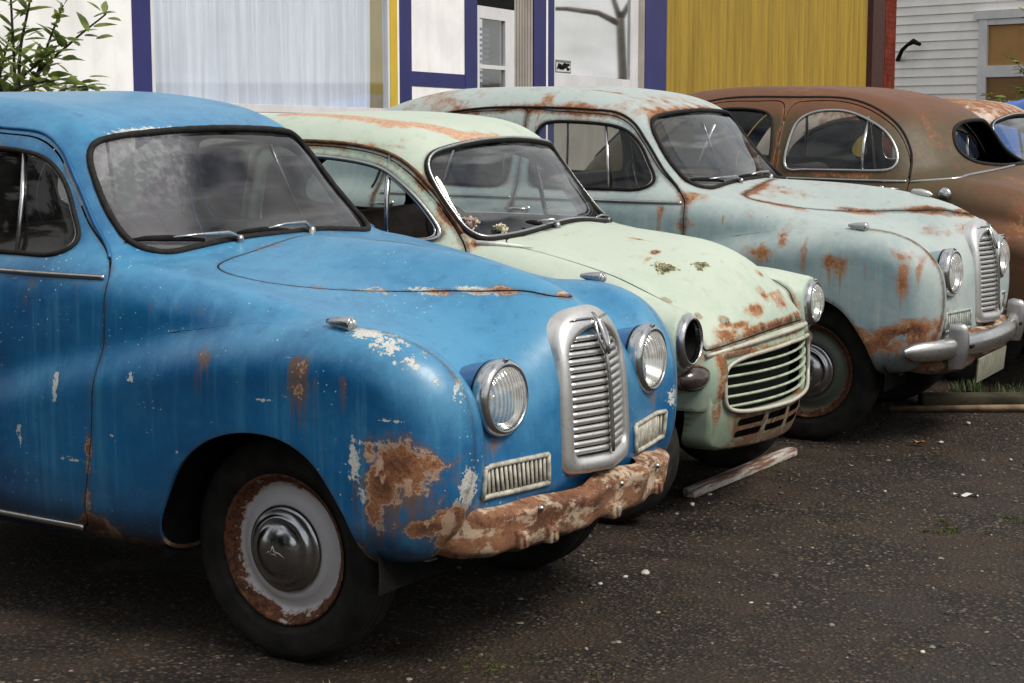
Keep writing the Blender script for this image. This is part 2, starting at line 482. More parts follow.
def car_paint(name, base, dark, light, primer, rough=.36, rustk=1.0, stain=(.30, .13, .05), spec=.5, coat=.0, edge=None, speck=.5, chalk=.5, edgew=1.0, filler=(.33, .20, .12)):
    """weathered paint; vertex attributes rust, chip, streak, fade, edge say where"""
    m, nt, b = nt_new(name); g = NT(nt); v = g.obj(); geo = g.geo()
    n0 = g.noise(v, 4.5, 5, .6, .5); n1 = g.noise(v, 13, 9, .7, .4); n2 = g.noise(v, 60, 6, .68); n3 = g.noise(v, 2.3, 4, .55); n4 = g.noise(v, 190, 3, .6)
    rust = g.attr('rust'); chip = g.attr('chip'); streak = g.attr('streak'); fade = g.attr('fade'); edg = g.math('MULTIPLY', g.attr('edge'), edgew)
    col = g.mix(g.ramp(n3, .3, .72), dark, base)
    # sun-bleached chalky bloom, strongest on the upper faces where it also paints the blue hood's highlights, with rain-washed runs down the sides
    wash = g.noise(g.map(v, (17, 17, .9)), 1.0, 6, .68)
    bl = g.math('ADD', g.noise(v, 5.5, 8, .72), fade)
    col = g.mix(g.math('MULTIPLY', g.ramp(bl, .48, 1.12), .8), col, light)
    col = g.mix(g.math('MULTIPLY', g.ramp(wash, .50, .72), .42 * chalk), col, light)
    col = g.mix(g.math('MULTIPLY', g.ramp(wash, .46, .28), .30 * chalk), col, [q * .55 for q in dark])
    col = g.mix(g.math('MULTIPLY', g.ramp(n4, .60, .78), .28 * chalk), col, light)
    # pin pricks, scratches
    sp = g.n('ShaderNodeTexVoronoi'); g.link(v, sp.inputs['Vector']); sp.inputs['Scale'].default_value = 46
    spk = g.math('MULTIPLY', g.math('LESS_THAN', sp.outputs['Distance'], .11), g.ramp(g.noise(v, 3.1, 5, .65), .50, .62))
    col = g.mix(g.math('MULTIPLY', spk, speck), col, primer)
    for sc, rt, lo in (((7, 70, 34), (.2, .5, .9), .675), ((60, 9, 40), (.7, .1, .3), .69)):
        scr = g.noise(g.map(v, sc, rot=rt), 2.6, 5, .78)
        col = g.mix(g.math('MULTIPLY', g.ramp(scr, lo - .012, lo + .015), .6 * speck), col, primer)
    gz = g.math('ADD', g.attr('graze'), g.math('MULTIPLY', g.math('SUBTRACT', n1, .5), 1.6))
    col = g.mix(g.math('MULTIPLY', g.ramp(gz, .42, .85), .85), col, g.mix(g.ramp(n2, .35, .65), (.42, .17, .08), (.58, .36, .23)))
    # run-off streaks
    sn = g.noise(g.map(v, (60, 60, 3.0)), 1.0, 6, .66)
    st = g.math('MULTIPLY', g.ramp(g.math('ADD', g.math('MULTIPLY', streak, .85), g.math('MULTIPLY', g.math('SUBTRACT', sn, .5), 1.5)), .26, .66), .85)
    col = g.mix(st, col, stain)
    # primer and bare chips, also along seams and rolled edges
    jit = g.math('SUBTRACT', g.math('ADD', g.math('MULTIPLY', n2, .6), g.math('MULTIPLY', n1, .4)), .5)
    cv = g.math('ADD', g.math('ADD', chip, g.math('MULTIPLY', edg, .36)), g.math('MULTIPLY', jit, 2.3))
    cm = g.ramp(cv, .62, .68)
    col = g.mix(cm, col, g.mix(g.ramp(n4, .35, .7), [q * .72 for q in primer], primer))
    # rust
    jr = g.math('ADD', g.math('MULTIPLY', g.math('SUBTRACT', n0, .5), .9), g.math('ADD', g.math('MULTIPLY', g.math('SUBTRACT', n1, .5), 1.25), g.math('MULTIPLY', g.math('SUBTRACT', n2, .5), .28)))
    rv = g.math('ADD', g.math('ADD', g.math('MULTIPLY', rust, rustk), g.math('MULTIPLY', edg, .30)), jr)
    stn = g.ramp(rv, .22, .50); halo = g.ramp(rv, .44, .54); rm = g.ramp(rv, .53, .57)
    col = g.mix(g.math('MULTIPLY', stn, .55), col, stain)
    col = g.mix(g.math('MULTIPLY', halo, .9), col, g.mix(g.ramp(n2, .4, .6), edge or stain, filler))
    deep = g.math('ADD', rv, g.math('MULTIPLY', g.math('SUBTRACT', n2, .5), .5))
    rc = g.mix(g.ramp(deep, .58, .92), RUST_L, RUST_M)
    rc = g.mix(g.ramp(deep, .78, 1.15), rc, RUST_D)
    rc = g.mix(g.math('MULTIPLY', g.ramp(n4, .46, .66), .6), rc, RUST_D)
    rc = g.mix(g.math('MULTIPLY', g.ramp(g.noise(v, 11, 7, .66, .8), .55, .60), .85), rc, filler)
    rc = g.mix(g.math('MULTIPLY', g.ramp(g.noise(g.map(v, (1, 1, 1), (4, 2, 7)), 9, 7, .66, .6), .56, .60), .8), rc, [q * .8 for q in base])
    col = g.mix(rm, col, rc)
    # grime low down and in the seams
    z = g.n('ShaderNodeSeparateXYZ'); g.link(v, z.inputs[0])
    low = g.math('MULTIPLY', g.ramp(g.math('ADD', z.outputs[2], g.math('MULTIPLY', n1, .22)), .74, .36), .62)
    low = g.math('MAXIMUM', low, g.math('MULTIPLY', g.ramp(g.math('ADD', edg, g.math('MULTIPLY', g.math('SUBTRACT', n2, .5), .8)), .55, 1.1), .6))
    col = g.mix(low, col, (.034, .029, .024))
    g.link(col, b.inputs['Base Color'])
    ro = g.math('ADD', rough, g.math('ADD', g.math('MULTIPLY', g.math('SUBTRACT', bl, .4), .16), g.math('MULTIPLY', g.math('SUBTRACT', n2, .5), .22)))
    ro = g.math('ADD', ro, g.math('MULTIPLY', g.math('MAXIMUM', g.math('MAXIMUM', halo, cm), g.math('MULTIPLY', st, .5)), .42), clamp=True)
    g.link(ro, b.inputs['Roughness'])
    b.inputs['Specular IOR Level'].default_value = spec; b.inputs['Coat Weight'].default_value = coat; b.inputs['Coat Roughness'].default_value = .22
    hgt = g.math('SUBTRACT', g.math('MULTIPLY', n2, g.math('ADD', g.math('MULTIPLY', rm, .9), .04)), g.math('MULTIPLY', g.math('MAXIMUM', cm, halo), .55))
    b1 = g.bump(hgt, .5, .004)
    b2 = g.n('ShaderNodeBump'); g.link(g.noise(v, 4.2, 3, .5), b2.inputs['Height']); b2.inputs['Strength'].default_value = .55; b2.inputs['Distance'].default_value = .016
    g.link(b1, b2.inputs['Normal']); g.link(b2.outputs[0], b.inputs['Normal'])
    # the inside of the steel is a plain dark grey
    o = nt.nodes['Material Output']; d = g.n('ShaderNodeBsdfDiffuse'); d.inputs[0].default_value = (.012, .011, .010, 1)
    mx = g.n('ShaderNodeMixShader'); g.link(geo.outputs['Backfacing'], mx.inputs[0]); g.link(b.outputs[0], mx.inputs[1]); g.link(d.outputs[0], mx.inputs[2])
    g.link(mx.outputs[0], o.inputs['Surface'])
    return m

def glass_mat(name, tint=(.75, .78, .76), dirt=.12, refl=1.0, dirt_refl_col=(.45, .45, .42), painted_refl=None):
    m, nt, b = nt_new(name); g = NT(nt); v = g.obj()
    nt.nodes.remove(b)
    tr = g.n('ShaderNodeBsdfTransparent'); tr.inputs[0].default_value = c4(tint)
    gl = g.n('ShaderNodeBsdfGlossy'); gl.inputs['Roughness'].default_value = .03
    gl.inputs[0].default_value = (.95, .97, 1, 1)
    fr = g.n('ShaderNodeFresnel'); fr.inputs[0].default_value = 1.5
    gg = g.n('ShaderNodeNewGeometry')
    nn = g.noise(v, 6, 3, .5)
    f = g.math('MULTIPLY', fr.outputs[0], 1.25 * refl, clamp=True)
    mx = g.n('ShaderNodeMixShader'); g.link(f, mx.inputs[0]); g.link(tr.outputs[0], mx.inputs[1]); g.link(gl.outputs[0], mx.inputs[2])
    df = g.n('ShaderNodeBsdfDiffuse'); df.inputs[0].default_value = c4(dirt_refl_col)
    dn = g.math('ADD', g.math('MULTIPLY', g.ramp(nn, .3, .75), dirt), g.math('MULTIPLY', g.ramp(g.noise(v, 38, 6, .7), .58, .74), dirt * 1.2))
    if painted_refl == 'half':      # pale haze and foliage reflection painted on the kerb side, clearer on the other
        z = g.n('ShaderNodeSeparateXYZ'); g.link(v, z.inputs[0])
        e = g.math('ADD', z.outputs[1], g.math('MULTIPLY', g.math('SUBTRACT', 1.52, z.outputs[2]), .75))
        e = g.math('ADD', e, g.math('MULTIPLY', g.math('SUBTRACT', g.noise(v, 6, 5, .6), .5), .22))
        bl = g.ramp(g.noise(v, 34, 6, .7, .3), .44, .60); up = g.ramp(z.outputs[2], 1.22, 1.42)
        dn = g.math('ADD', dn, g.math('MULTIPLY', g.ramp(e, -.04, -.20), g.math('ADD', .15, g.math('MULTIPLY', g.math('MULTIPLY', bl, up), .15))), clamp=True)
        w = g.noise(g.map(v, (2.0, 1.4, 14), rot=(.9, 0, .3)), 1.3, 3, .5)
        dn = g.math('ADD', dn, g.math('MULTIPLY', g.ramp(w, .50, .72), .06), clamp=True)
    if painted_refl == 'streak':  # light reflection streaks painted onto the glass as pale diffuse
        w = g.noise(g.map(v, (1.6, 1.2, 13), rot=(1.0, 0, .2)), 1.4, 3, .5)
        dn = g.math('ADD', dn, g.math('MULTIPLY', g.ramp(w, .48, .66), .14), clamp=True)
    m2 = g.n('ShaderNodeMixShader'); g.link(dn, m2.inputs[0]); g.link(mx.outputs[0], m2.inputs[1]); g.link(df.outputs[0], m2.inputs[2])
    g.link(m2.outputs[0], nt.nodes['Material Output'].inputs['Surface'])
    return m

def wheel_paint(name, base):
    m, nt, b = nt_new(name); g = NT(nt); v = g.obj()
    n1 = g.noise(v, 13, 9, .7); n2 = g.noise(v, 70, 5, .6)
    rim = g.attr('rim')
    rv = g.math('ADD', g.math('MULTIPLY', rim, .55), g.math('ADD', g.math('MULTIPLY', g.math('SUBTRACT', n1, .5), 1.3), g.math('MULTIPLY', g.math('SUBTRACT', n2, .5), .6)))
    rm = g.ramp(rv, .33, .42); halo = g.ramp(rv, .2, .36)
    col = g.mix(g.math('MULTIPLY', halo, .6), base, (.36, .2, .1))
    rc = g.mix(g.ramp(n2, .4, .6), RUST_D, RUST_M); rc = g.mix(g.ramp(n1, .55, .7), rc, RUST_L)
    g.link(g.mix(rm, col, rc), b.inputs['Base Color'])
    g.link(g.math('ADD', .45, g.math('MULTIPLY', rm, .4)), b.inputs['Roughness'])
    g.link(g.bump(n2, .2, .003), b.inputs['Normal'])
    return m

MAT = {}
MAT['rubber'] = simple('old_rubber', (.011, .0105, .010), .85, var=.35, scale=30, bump=.15, spec=.15)
MAT['tyre'] = simple('tyre_rubber', (.019, .018, .017), .85, var=.55, scale=9, bump=.15, spec=.2)
MAT['gasket'] = simple('perished_gasket', (.014, .013, .012), .75, var=.5, scale=60, bump=.3, spec=.25)
MAT['chrome'] = chrome('old_chrome', .12)
MAT['chrome_dull'] = chrome('dull_chrome', .28, (.50, .50, .49), .20, .5)
MAT['hub'] = chrome('hubcap_chrome', .14, (.42, .43, .45), .10, .3)
MAT['alloy'] = chrome('dull_alloy', .15, (.74, .74, .73), .30, .35, .85)
MAT['dark'] = simple('dark_inside', (.010, .010, .010), .9, var=.3, spec=.1)
MAT['seat'] = simple('worn_leather', (.055, .035, .025), .6, var=.4, scale=14)
MAT['grey_trim'] = simple('grey_trim', (.06, .055, .05), .7, var=.3)
MAT['screen_blue'] = glass_mat('painted_haze_windscreen', (.93, .95, .94), .04, .75, (.50, .50, .55), 'half'); MAT['screen_streak'] = glass_mat('streaky_windscreen', (.90, .92, .91), .04, .8, (.50, .52, .54), 'streak')  # screens with haze and reflections painted into the glass
MAT['glass'] = glass_mat('window_glass', (.80, .83, .82), dirt=.03, refl=.6)
MAT['screen'] = glass_mat('windscreen_glass', (.93, .95, .94), dirt=.05, refl=.75)
MAT['apron_rust'] = None

def lens_mat():
    m, nt, b = nt_new('headlight_glass'); g = NT(nt); v = g.obj(); nt.nodes.remove(b)
    w = g.n('ShaderNodeTexWave', wave_type='BANDS', bands_direction='Y'); g.link(v, w.inputs['Vector']); w.inputs['Scale'].default_value = 24; w.inputs['Distortion'].default_value = .2
    n = g.noise(v, 28, 6, .7)
    bp = g.bump(w.outputs[1], .5, .003)
    tr = g.n('ShaderNodeBsdfTransparent'); tr.inputs[0].default_value = (.93, .94, .93, 1)
    df = g.n('ShaderNodeBsdfDiffuse'); df.inputs[0].default_value = (.80, .80, .76, 1); g.link(bp, df.inputs['Normal'])
    tl = g.n('ShaderNodeBsdfTranslucent'); tl.inputs[0].default_value = (.8, .8, .76, 1)
    gl = g.n('ShaderNodeBsdfGlossy'); gl.inputs['Roughness'].default_value = .06; g.link(bp, gl.inputs['Normal'])
    m1 = g.n('ShaderNodeMixShader'); g.link(g.math('ADD', .16, g.math('ADD', g.math('MULTIPLY', w.outputs[1], .22), g.math('MULTIPLY', g.ramp(n, .45, .75), .25))), m1.inputs[0]); g.link(tr.outputs[0], m1.inputs[1]); g.link(df.outputs[0], m1.inputs[2])
    m2 = g.n('ShaderNodeMixShader'); m2.inputs[0].default_value = .10; g.link(m1.outputs[0], m2.inputs[1]); g.link(gl.outputs[0], m2.inputs[2])
    g.link(m2.outputs[0], nt.nodes['Material Output'].inputs[0])
    return m
MAT['reflector'] = chrome('lamp_reflector', .02, (.88, .88, .86), .16, .1)
MAT['lens'] = lens_mat()

# ------------------------------------------------------------------ weathering fields on the vertices
def wear(V, N, rust=(), chip=(), streak=(), top=None):
    """rust/chip: (x,y,z,rx,ry,rz,strength); streak: (x,y,ztop,len,halfwidth,strength)"""
    n = len(V); A = {k: np.zeros(n) for k in ('rust', 'chip', 'streak', 'fade')}
    for key, L in (('rust', rust), ('chip', chip)):
        for (x, y, z, rx, ry, rz, s) in L:
            d = np.sqrt(((V[:, 0] - x) / rx) ** 2 + ((V[:, 1] - y) / ry) ** 2 + ((V[:, 2] - z) / rz) ** 2)
            A[key] = np.maximum(A[key], s * np.clip(1.15 - d * .55, 0, 1))
    for (x, y, z, ln, hw, s) in streak:
        t = (z - V[:, 2]) / ln
        d = np.abs(V[:, 0] - x) / hw
        dy = np.abs(V[:, 1] - y) / max(hw * 2.0, .12)
        q = s * np.clip(1.3 - d, 0, 1) * np.clip(1.5 - dy, 0, 1) * np.clip(1 - t, 0, 1) * np.clip(t * 12 + .5, 0, 1)
        A['streak'] = np.maximum(A['streak'], q)
    A['fade'] = np.clip(N[:, 2], 0, 1) * .45 + (0 if top is None else top(V))
    return A
# ------------------------------------------------------------------ shared car pieces
def ysym(P): return [(a, b) for a, b in P] + [(-a, b) for a, b in P[::-1] if abs(a) > 1e-6]

def g2(poly, smooth, u, v, n=8):
    P = catmull(poly, n) if smooth else np.asarray(poly, float)
    # only evaluate close to the outline; the rest is plainly outside
    lo = P.min(0) - .06; hi = P.max(0) + .06
    out = np.full(len(u), .06)
    k = (u > lo[0]) & (u < hi[0]) & (v > lo[1]) & (v < hi[1])
    if k.any(): out[k] = poly_sdf(P, u[k], v[k])
    return out

def edge_field(V, loops, reach=.045):
    out = np.zeros(len(V))
    P = np.concatenate(loops) if loops else np.zeros((0, 3))
    if not len(P): return out
    P = P[::2]; c = 0.03
    cells = {}
    for i, k in enumerate(map(tuple, np.floor(P / c).astype(int))): cells.setdefault(k, []).append(i)
    from mathutils.kdtree import KDTree
    kd = KDTree(len(P))
    for i, p in enumerate(P): kd.insert(p, i)
    kd.balance()
    near = set()
    for (a, b, d) in cells:
        for x in (-1, 0, 1):
            for y in (-1, 0, 1):
                for z in (-1, 0, 1): near.add((a + x, b + y, d + z))
    K = np.floor(V / c).astype(int)
    for i in range(len(V)):
        if tuple(K[i]) in near: out[i] = max(0.0, 1 - kd.find(V[i])[2] / reach)
    return out

def sheet_obj(name, S, mat, parent, wear_fn=None, fl=.012):
    B = [S.V[L] for L in S.loops()] if wear_fn else []
    if fl: S = S.flange(fl)
    at = wear_fn(S.V, S.N) if wear_fn else None
    if at is not None: at['edge'] = edge_field(S.V, B) * at.pop('edge_mask', 1.0)
    return mesh_obj(name, S.V, S.T, mat, parent, normals=S.N, attrs=at)

def loop_pts(S, step=.02, it=3, off=0.0, which=None):
    """longest (or all) open loops of a sheet as smooth closed point lists"""
    Ls = sorted(S.loops(), key=len, reverse=True)
    out = []
    for L in Ls:
        P = S.V[L] + S.N[L] * off
        if len(P) < 8: continue
        P = smooth_loop(resample(P, step), it)
        out.append(P)
    return out[:which] if which else out

def surf_path(F, pts, axis, step=.03, off=0.0, closed=False):
    """pts: list of 3D start points; marched along axis onto the body"""
    P = catmull(np.array(pts, float), 10, closed)
    out = []
    for p in P:
        h = F.hit(p, axis, 1.6, 700)
        if h is not None: out.append(h)
    out = np.array(out)
    if off: out = out + F.nrm(out) * off
    return out

def axle_matrix(side):
    """local +X -> outward (side*Y)"""
    return Matrix.Rotation(side * math.pi / 2, 4, 'Z')

def make_wheel(parent, x, side, y, z, mats, Rt=.335, wide=.075, Rr=.222, steer=0.0, emblem=True, cap=True, capmat=None, flat=0.0):
    M = Matrix.Translation((x, side * y, z)) @ Matrix.Rotation(steer, 4, 'Z') @ axle_matrix(side)
    w = wide; k = Rr / .222
    # rim disc
    mb = MB()
    prof = [(w - .062, Rr - .012), (w - .030, Rr - .010), (w - .010, Rr - .004), (w - .004, Rr + .003), (w - .006, Rr - .006), (w - .018, Rr - .012), (w - .022, Rr - .022),
            (w - .040, Rr - .030), (w - .046, Rr - .046), (w - .030, Rr - .066), (w - .022, Rr - .082), (w - .024, Rr - .10), (w - .03, Rr - .12), (w - .03, .0)]
    mb.lathe(prof, 56, M)
    o = mb.build('wheel', mats['rim'], parent)
    V = np.array(mb.V); c = np.array(M.translation); d = V - c
    ax = np.array((M.to_3x3() @ Vector((1, 0, 0)))[:]); r = np.linalg.norm(d - (d @ ax)[:, None] * ax, axis=1)
    rimv = np.clip((r - (Rr - .05)) / .03, 0, 1)
    at = o.data.attributes.new('rim', 'FLOAT', 'POINT'); at.data.foreach_set('value', rimv.astype(np.float32))
    # tyre
    tb = MB(); R0 = Rr - .008
    h = Rt - R0
    prof = [(-w * .75, R0), (-w * .96, R0 + h * .25), (-w * 1.04, R0 + h * .55), (-w * .95, R0 + h * .82), (-w * .78, Rt - .007), (-w * .45, Rt - .001), (-w * .40, Rt - .007), (-w * .34, Rt - .007), (-w * .30, Rt),
            (-w * .08, Rt), (-w * .05, Rt - .007), (w * .05, Rt - .007), (w * .08, Rt), (w * .30, Rt), (w * .34, Rt - .007), (w * .40, Rt - .007), (w * .45, Rt - .001), (w * .78, Rt - .007),
            (w * .90, R0 + h * .86), (w * .95, R0 + h * .82), (w * .965, R0 + h * .80), (w * 1.04, R0 + h * .55), (w * 1.0, R0 + h * .34), (w * 1.01, R0 + h * .30), (w * .96, R0 + h * .25), (w * .82, R0 + .004), (w * .72, R0 - .004)]
    tb.lathe(prof, 72, M)
    t = tb.build('tyre', MAT['tyre'], o)
    zz = np.array([v[2] for v in tb.V])
    for v in t.data.vertices:                       # the weight of the car flattens the foot of the tyre
        if v.co.z < .012: v.co.z = .001 + (v.co.z - .0) * .1 if v.co.z > 0 else .001
    if cap:
        cb = MB(); Rc = .130 * k
        prof = [(w - .03, Rc), (w - .018, Rc + .001), (w - .012, Rc - .004), (w - .006, Rc - .012), (w - .008, Rc - .02), (w + .004, Rc - .027), (w + .010, Rc - .036), (w + .008, Rc - .042), (w + .020, Rc - .056), (w + .030, Rc - .078), (w + .036, Rc - .10), (w + .038, 0)]
        cb.lathe(prof, 48, M)
        c = cb.build('hubcap', capmat or MAT['chrome_dull'], o)
        if emblem:
            eb = MB()
            def EP(u, v): return (M @ Vector((w + .0385 - (u * u + v * v) * 3.0, u, v)))[:]
            # a small winged letter
            eb.tube([EP(-.016, -.014), EP(-.002, .02)], .0016, 5); eb.tube([EP(.012, -.014), EP(-.002, .02)], .0016, 5); eb.tube([EP(-.012, -.004), EP(.008, -.004)], .0014, 5)
            eb.tube([EP(.0, .006), EP(.022, .0), EP(.04, -.012)], [.0022, .002, .0008], 5)
            eb.tube([EP(-.030 , -.006), EP(-.016, .002)], [.0008, .002], 5)
            eb.build('emblem', MAT['alloy'], c)
    return o

def make_headlight(parent, p, Rb=.111, tilt=-.03, yaw=0.0, lens=True, bezel='chrome', depth=.055, name='headlight', lensmat=None, paint=None):
    M = Matrix.Translation(p) @ Matrix.Rotation(yaw, 4, 'Z') @ Matrix.Rotation(tilt, 4, 'Y')
    s = Rb / .111
    mb = MB()
    mb.lathe([(-.016, .100 * s), (-.012, .108 * s), (.0, .1095 * s), (.008, .1115 * s), (.020, .1105 * s), (.030, .105 * s), (.036, .098 * s), (.037, .0925 * s), (.030, .0905 * s), (.010, .089 * s)], 48, M)
    o = mb.build(name, MAT[bezel], parent)
    if paint is not None:
        pb = MB(); pb.lathe([(-depth - .07, .080 * s), (-depth - .02, .094 * s), (-.03, .1005 * s), (-.018, .1015 * s)], 40, M); pb.build('headlight_bowl', paint, o)
    rb = MB(); rb.lathe([(-.022, .099 * s), (-.020, .1065 * s), (-.014, .1065 * s), (-.012, .10 * s)], 40, M); rb.build('seal', MAT['rubber'], o)
    if lens:
        lb = MB(); prof = [(.029, .091 * s)]
        for i in range(1, 9):
            a = i / 8; prof.append((.029 + .034 * (1 - (1 - a) ** 2) ** .9, .091 * s * (1 - a ** 1.25)))
        lb.lathe(prof, 40, M)
        lb.build('lens', lensmat or MAT['lens'], o)
        fb = MB(); fb.lathe([(.026 - .075 * (1 - (q / 8) ** 2), .089 * s * q / 8) for q in range(9)], 36, M); fb.build('reflector', MAT['reflector'], o)
        ub = MB(); ub.lathe([(-.05, .008), (-.02, .009), (-.012, .006), (-.01, 0)], 12, M); ub.build('bulb', MAT['alloy'], o)
        sb = MB(); c = M @ Vector((.030, 0, .1075 * s)); sb.box(c[:], (.012, .016, .010), bev=.002); sb.build('clip', MAT['chrome'], o)
    else:
        # empty socket: reflector bowl missing, the dark bucket shows
        lb = MB(); lb.lathe([(.026, .090 * s), (-.01, .089 * s), (-.06, .075 * s), (-.09, .04 * s), (-.095, 0)], 40, M); lb.build('socket', MAT['dark'], o)
        wb = MB(); wb.tube([(M @ Vector(q))[:] for q in ((-.03, .01, -.03), (.0, .02, -.075), (.035, .03, -.098))], .0025, 6); wb.build('loose_wire', MAT['chrome_dull'], o)
    return o

def make_side_lamp(parent, F, x, y, zg=1.2):
    h = F.hit((x, y, zg), (0, 0, -1)); n = F.nrm(h[None])[0]
    p = Vector(h) + Vector((0, 0, .014))
    mb = MB(); M = Matrix.Translation(p) @ Matrix.Rotation(R(2), 4, 'Y')
    mb.lathe([(-.052, .0), (-.050, .006), (-.03, .012), (0, .0175), (.026, .0205), (.036, .0205), (.038, .017), (.036, 0)], 20, M)
    mb.box((h[0], h[1], h[2] + .002), (.06, .016, .012), bev=.004)
    o = mb.build('side_lamp', MAT['chrome'], parent)
    lb = MB(); lb.lathe([(.036, .0165), (.046, .012), (.050, .0)], 16, M); lb.build('lens', MAT['lens'], o)
    return o

def make_wiper(parent, F, pivot, tip, lift=.02):
    """pivot, tip: points near the glass"""
    P0 = Vector(pivot); P1 = Vector(tip)
    def on(p, off):
        h = F.hit((p[0] + .5, p[1], p[2] + .28), (-.87, 0, -.487), 1.4)
        q = h if h is not None else np.array(p)
        n = F.nrm(q[None])[0]
        return q + n * off
    mb = MB()
    b = on(P0, .0); n = F.nrm(b[None])[0]
    mb.lathe([(-.01, .016), (.012, .013), (.022, .009), (.024, 0)], 14, Matrix.Translation(b) @ Vector(n).to_track_quat('X', 'Z').to_matrix().to_4x4())
    mb.tube([b + n * .016, on(P0.lerp(P1, .12), .035), on(P0.lerp(P1, .4), .030), on(P0.lerp(P1, .66), .016)], [.006, .0065, .0045, .003], 8)
    o = mb.build('wiper', MAT['chrome'], parent)
    bb = MB(); bb.tube([on(P0.lerp(P1, t), .008 + .006 * math.sin(math.pi * (t - .32) / .68)) for t in (.32, .5, .66, .85, 1.0)], [.004, .006, .0075, .006, .003], 6, flat=1.4)
    bb.build('wiper_blade', MAT['rubber'], o)
    return o

def interior(parent, xs, zf, w, sw_y, dash_x, dash_z):
    """bench seats, dashboard and steering wheel seen through the glass"""
    for i, x in enumerate(xs):
        mb = MB()
        mb.box((x + .25, 0, zf + .28), (.52, 2 * w, .20), bev=.06)
        o = mb.build('seat', MAT['seat'], parent)
        M = Matrix.Rotation(R(-12), 3, 'Y')
        bb = MB(); bb.box((x - .06, 0, zf + .56), (.16, 2 * w, .52), M=M, bev=.06); bb.build('backrest', MAT['seat'], o)
    mb = MB(); mb.box((dash_x, 0, dash_z), (.20, 2 * w, .16), bev=.04); mb.build('dashboard', MAT['grey_trim'], parent)
    sb = MB(); c = Vector((dash_x - .24, sw_y, dash_z + .05)); A = Matrix.Rotation(R(-32), 3, 'Y')
    ring = [(c + A @ Vector((0, .205 * math.cos(t), .205 * math.sin(t))))[:] for t in [2 * math.pi * k / 40 for k in range(40)]]
    sb.tube(ring, .011, 8, closed=True)
    for t in (R(-90), R(30), R(150)):
        sb.tube([c[:], (c + A @ Vector((0, .2 * math.cos(t), .2 * math.sin(t))))[:]], .007, 6)
    sb.tube([c[:], (c + A @ Vector((.22, 0, -.02)))[:]], .014, 8)
    sb.build('steering_wheel', MAT['dark'], parent)

def handle(parent, F, x, side, z, L=.11):
    h = F.hit((x, side * 1.2, z), (0, -side, 0)); h2 = F.hit((x - L, side * 1.2, z), (0, -side, 0))
    mb = MB(); s = side
    mb.tube([(h[0], h[1] - s * .004, h[2]), (h[0], h[1] + s * .03, h[2]), (h[0] - L * .5, h[1] + s * .036, h[2] + .003), (h2[0], h2[1] + s * .02, h2[2])], [.009, .011, .010, .006], 10)
    mb.lathe([(-.002, .018), (.006, .014), (.008, 0)], 14, Matrix.Translation(h) @ axle_matrix(side))
    return mb

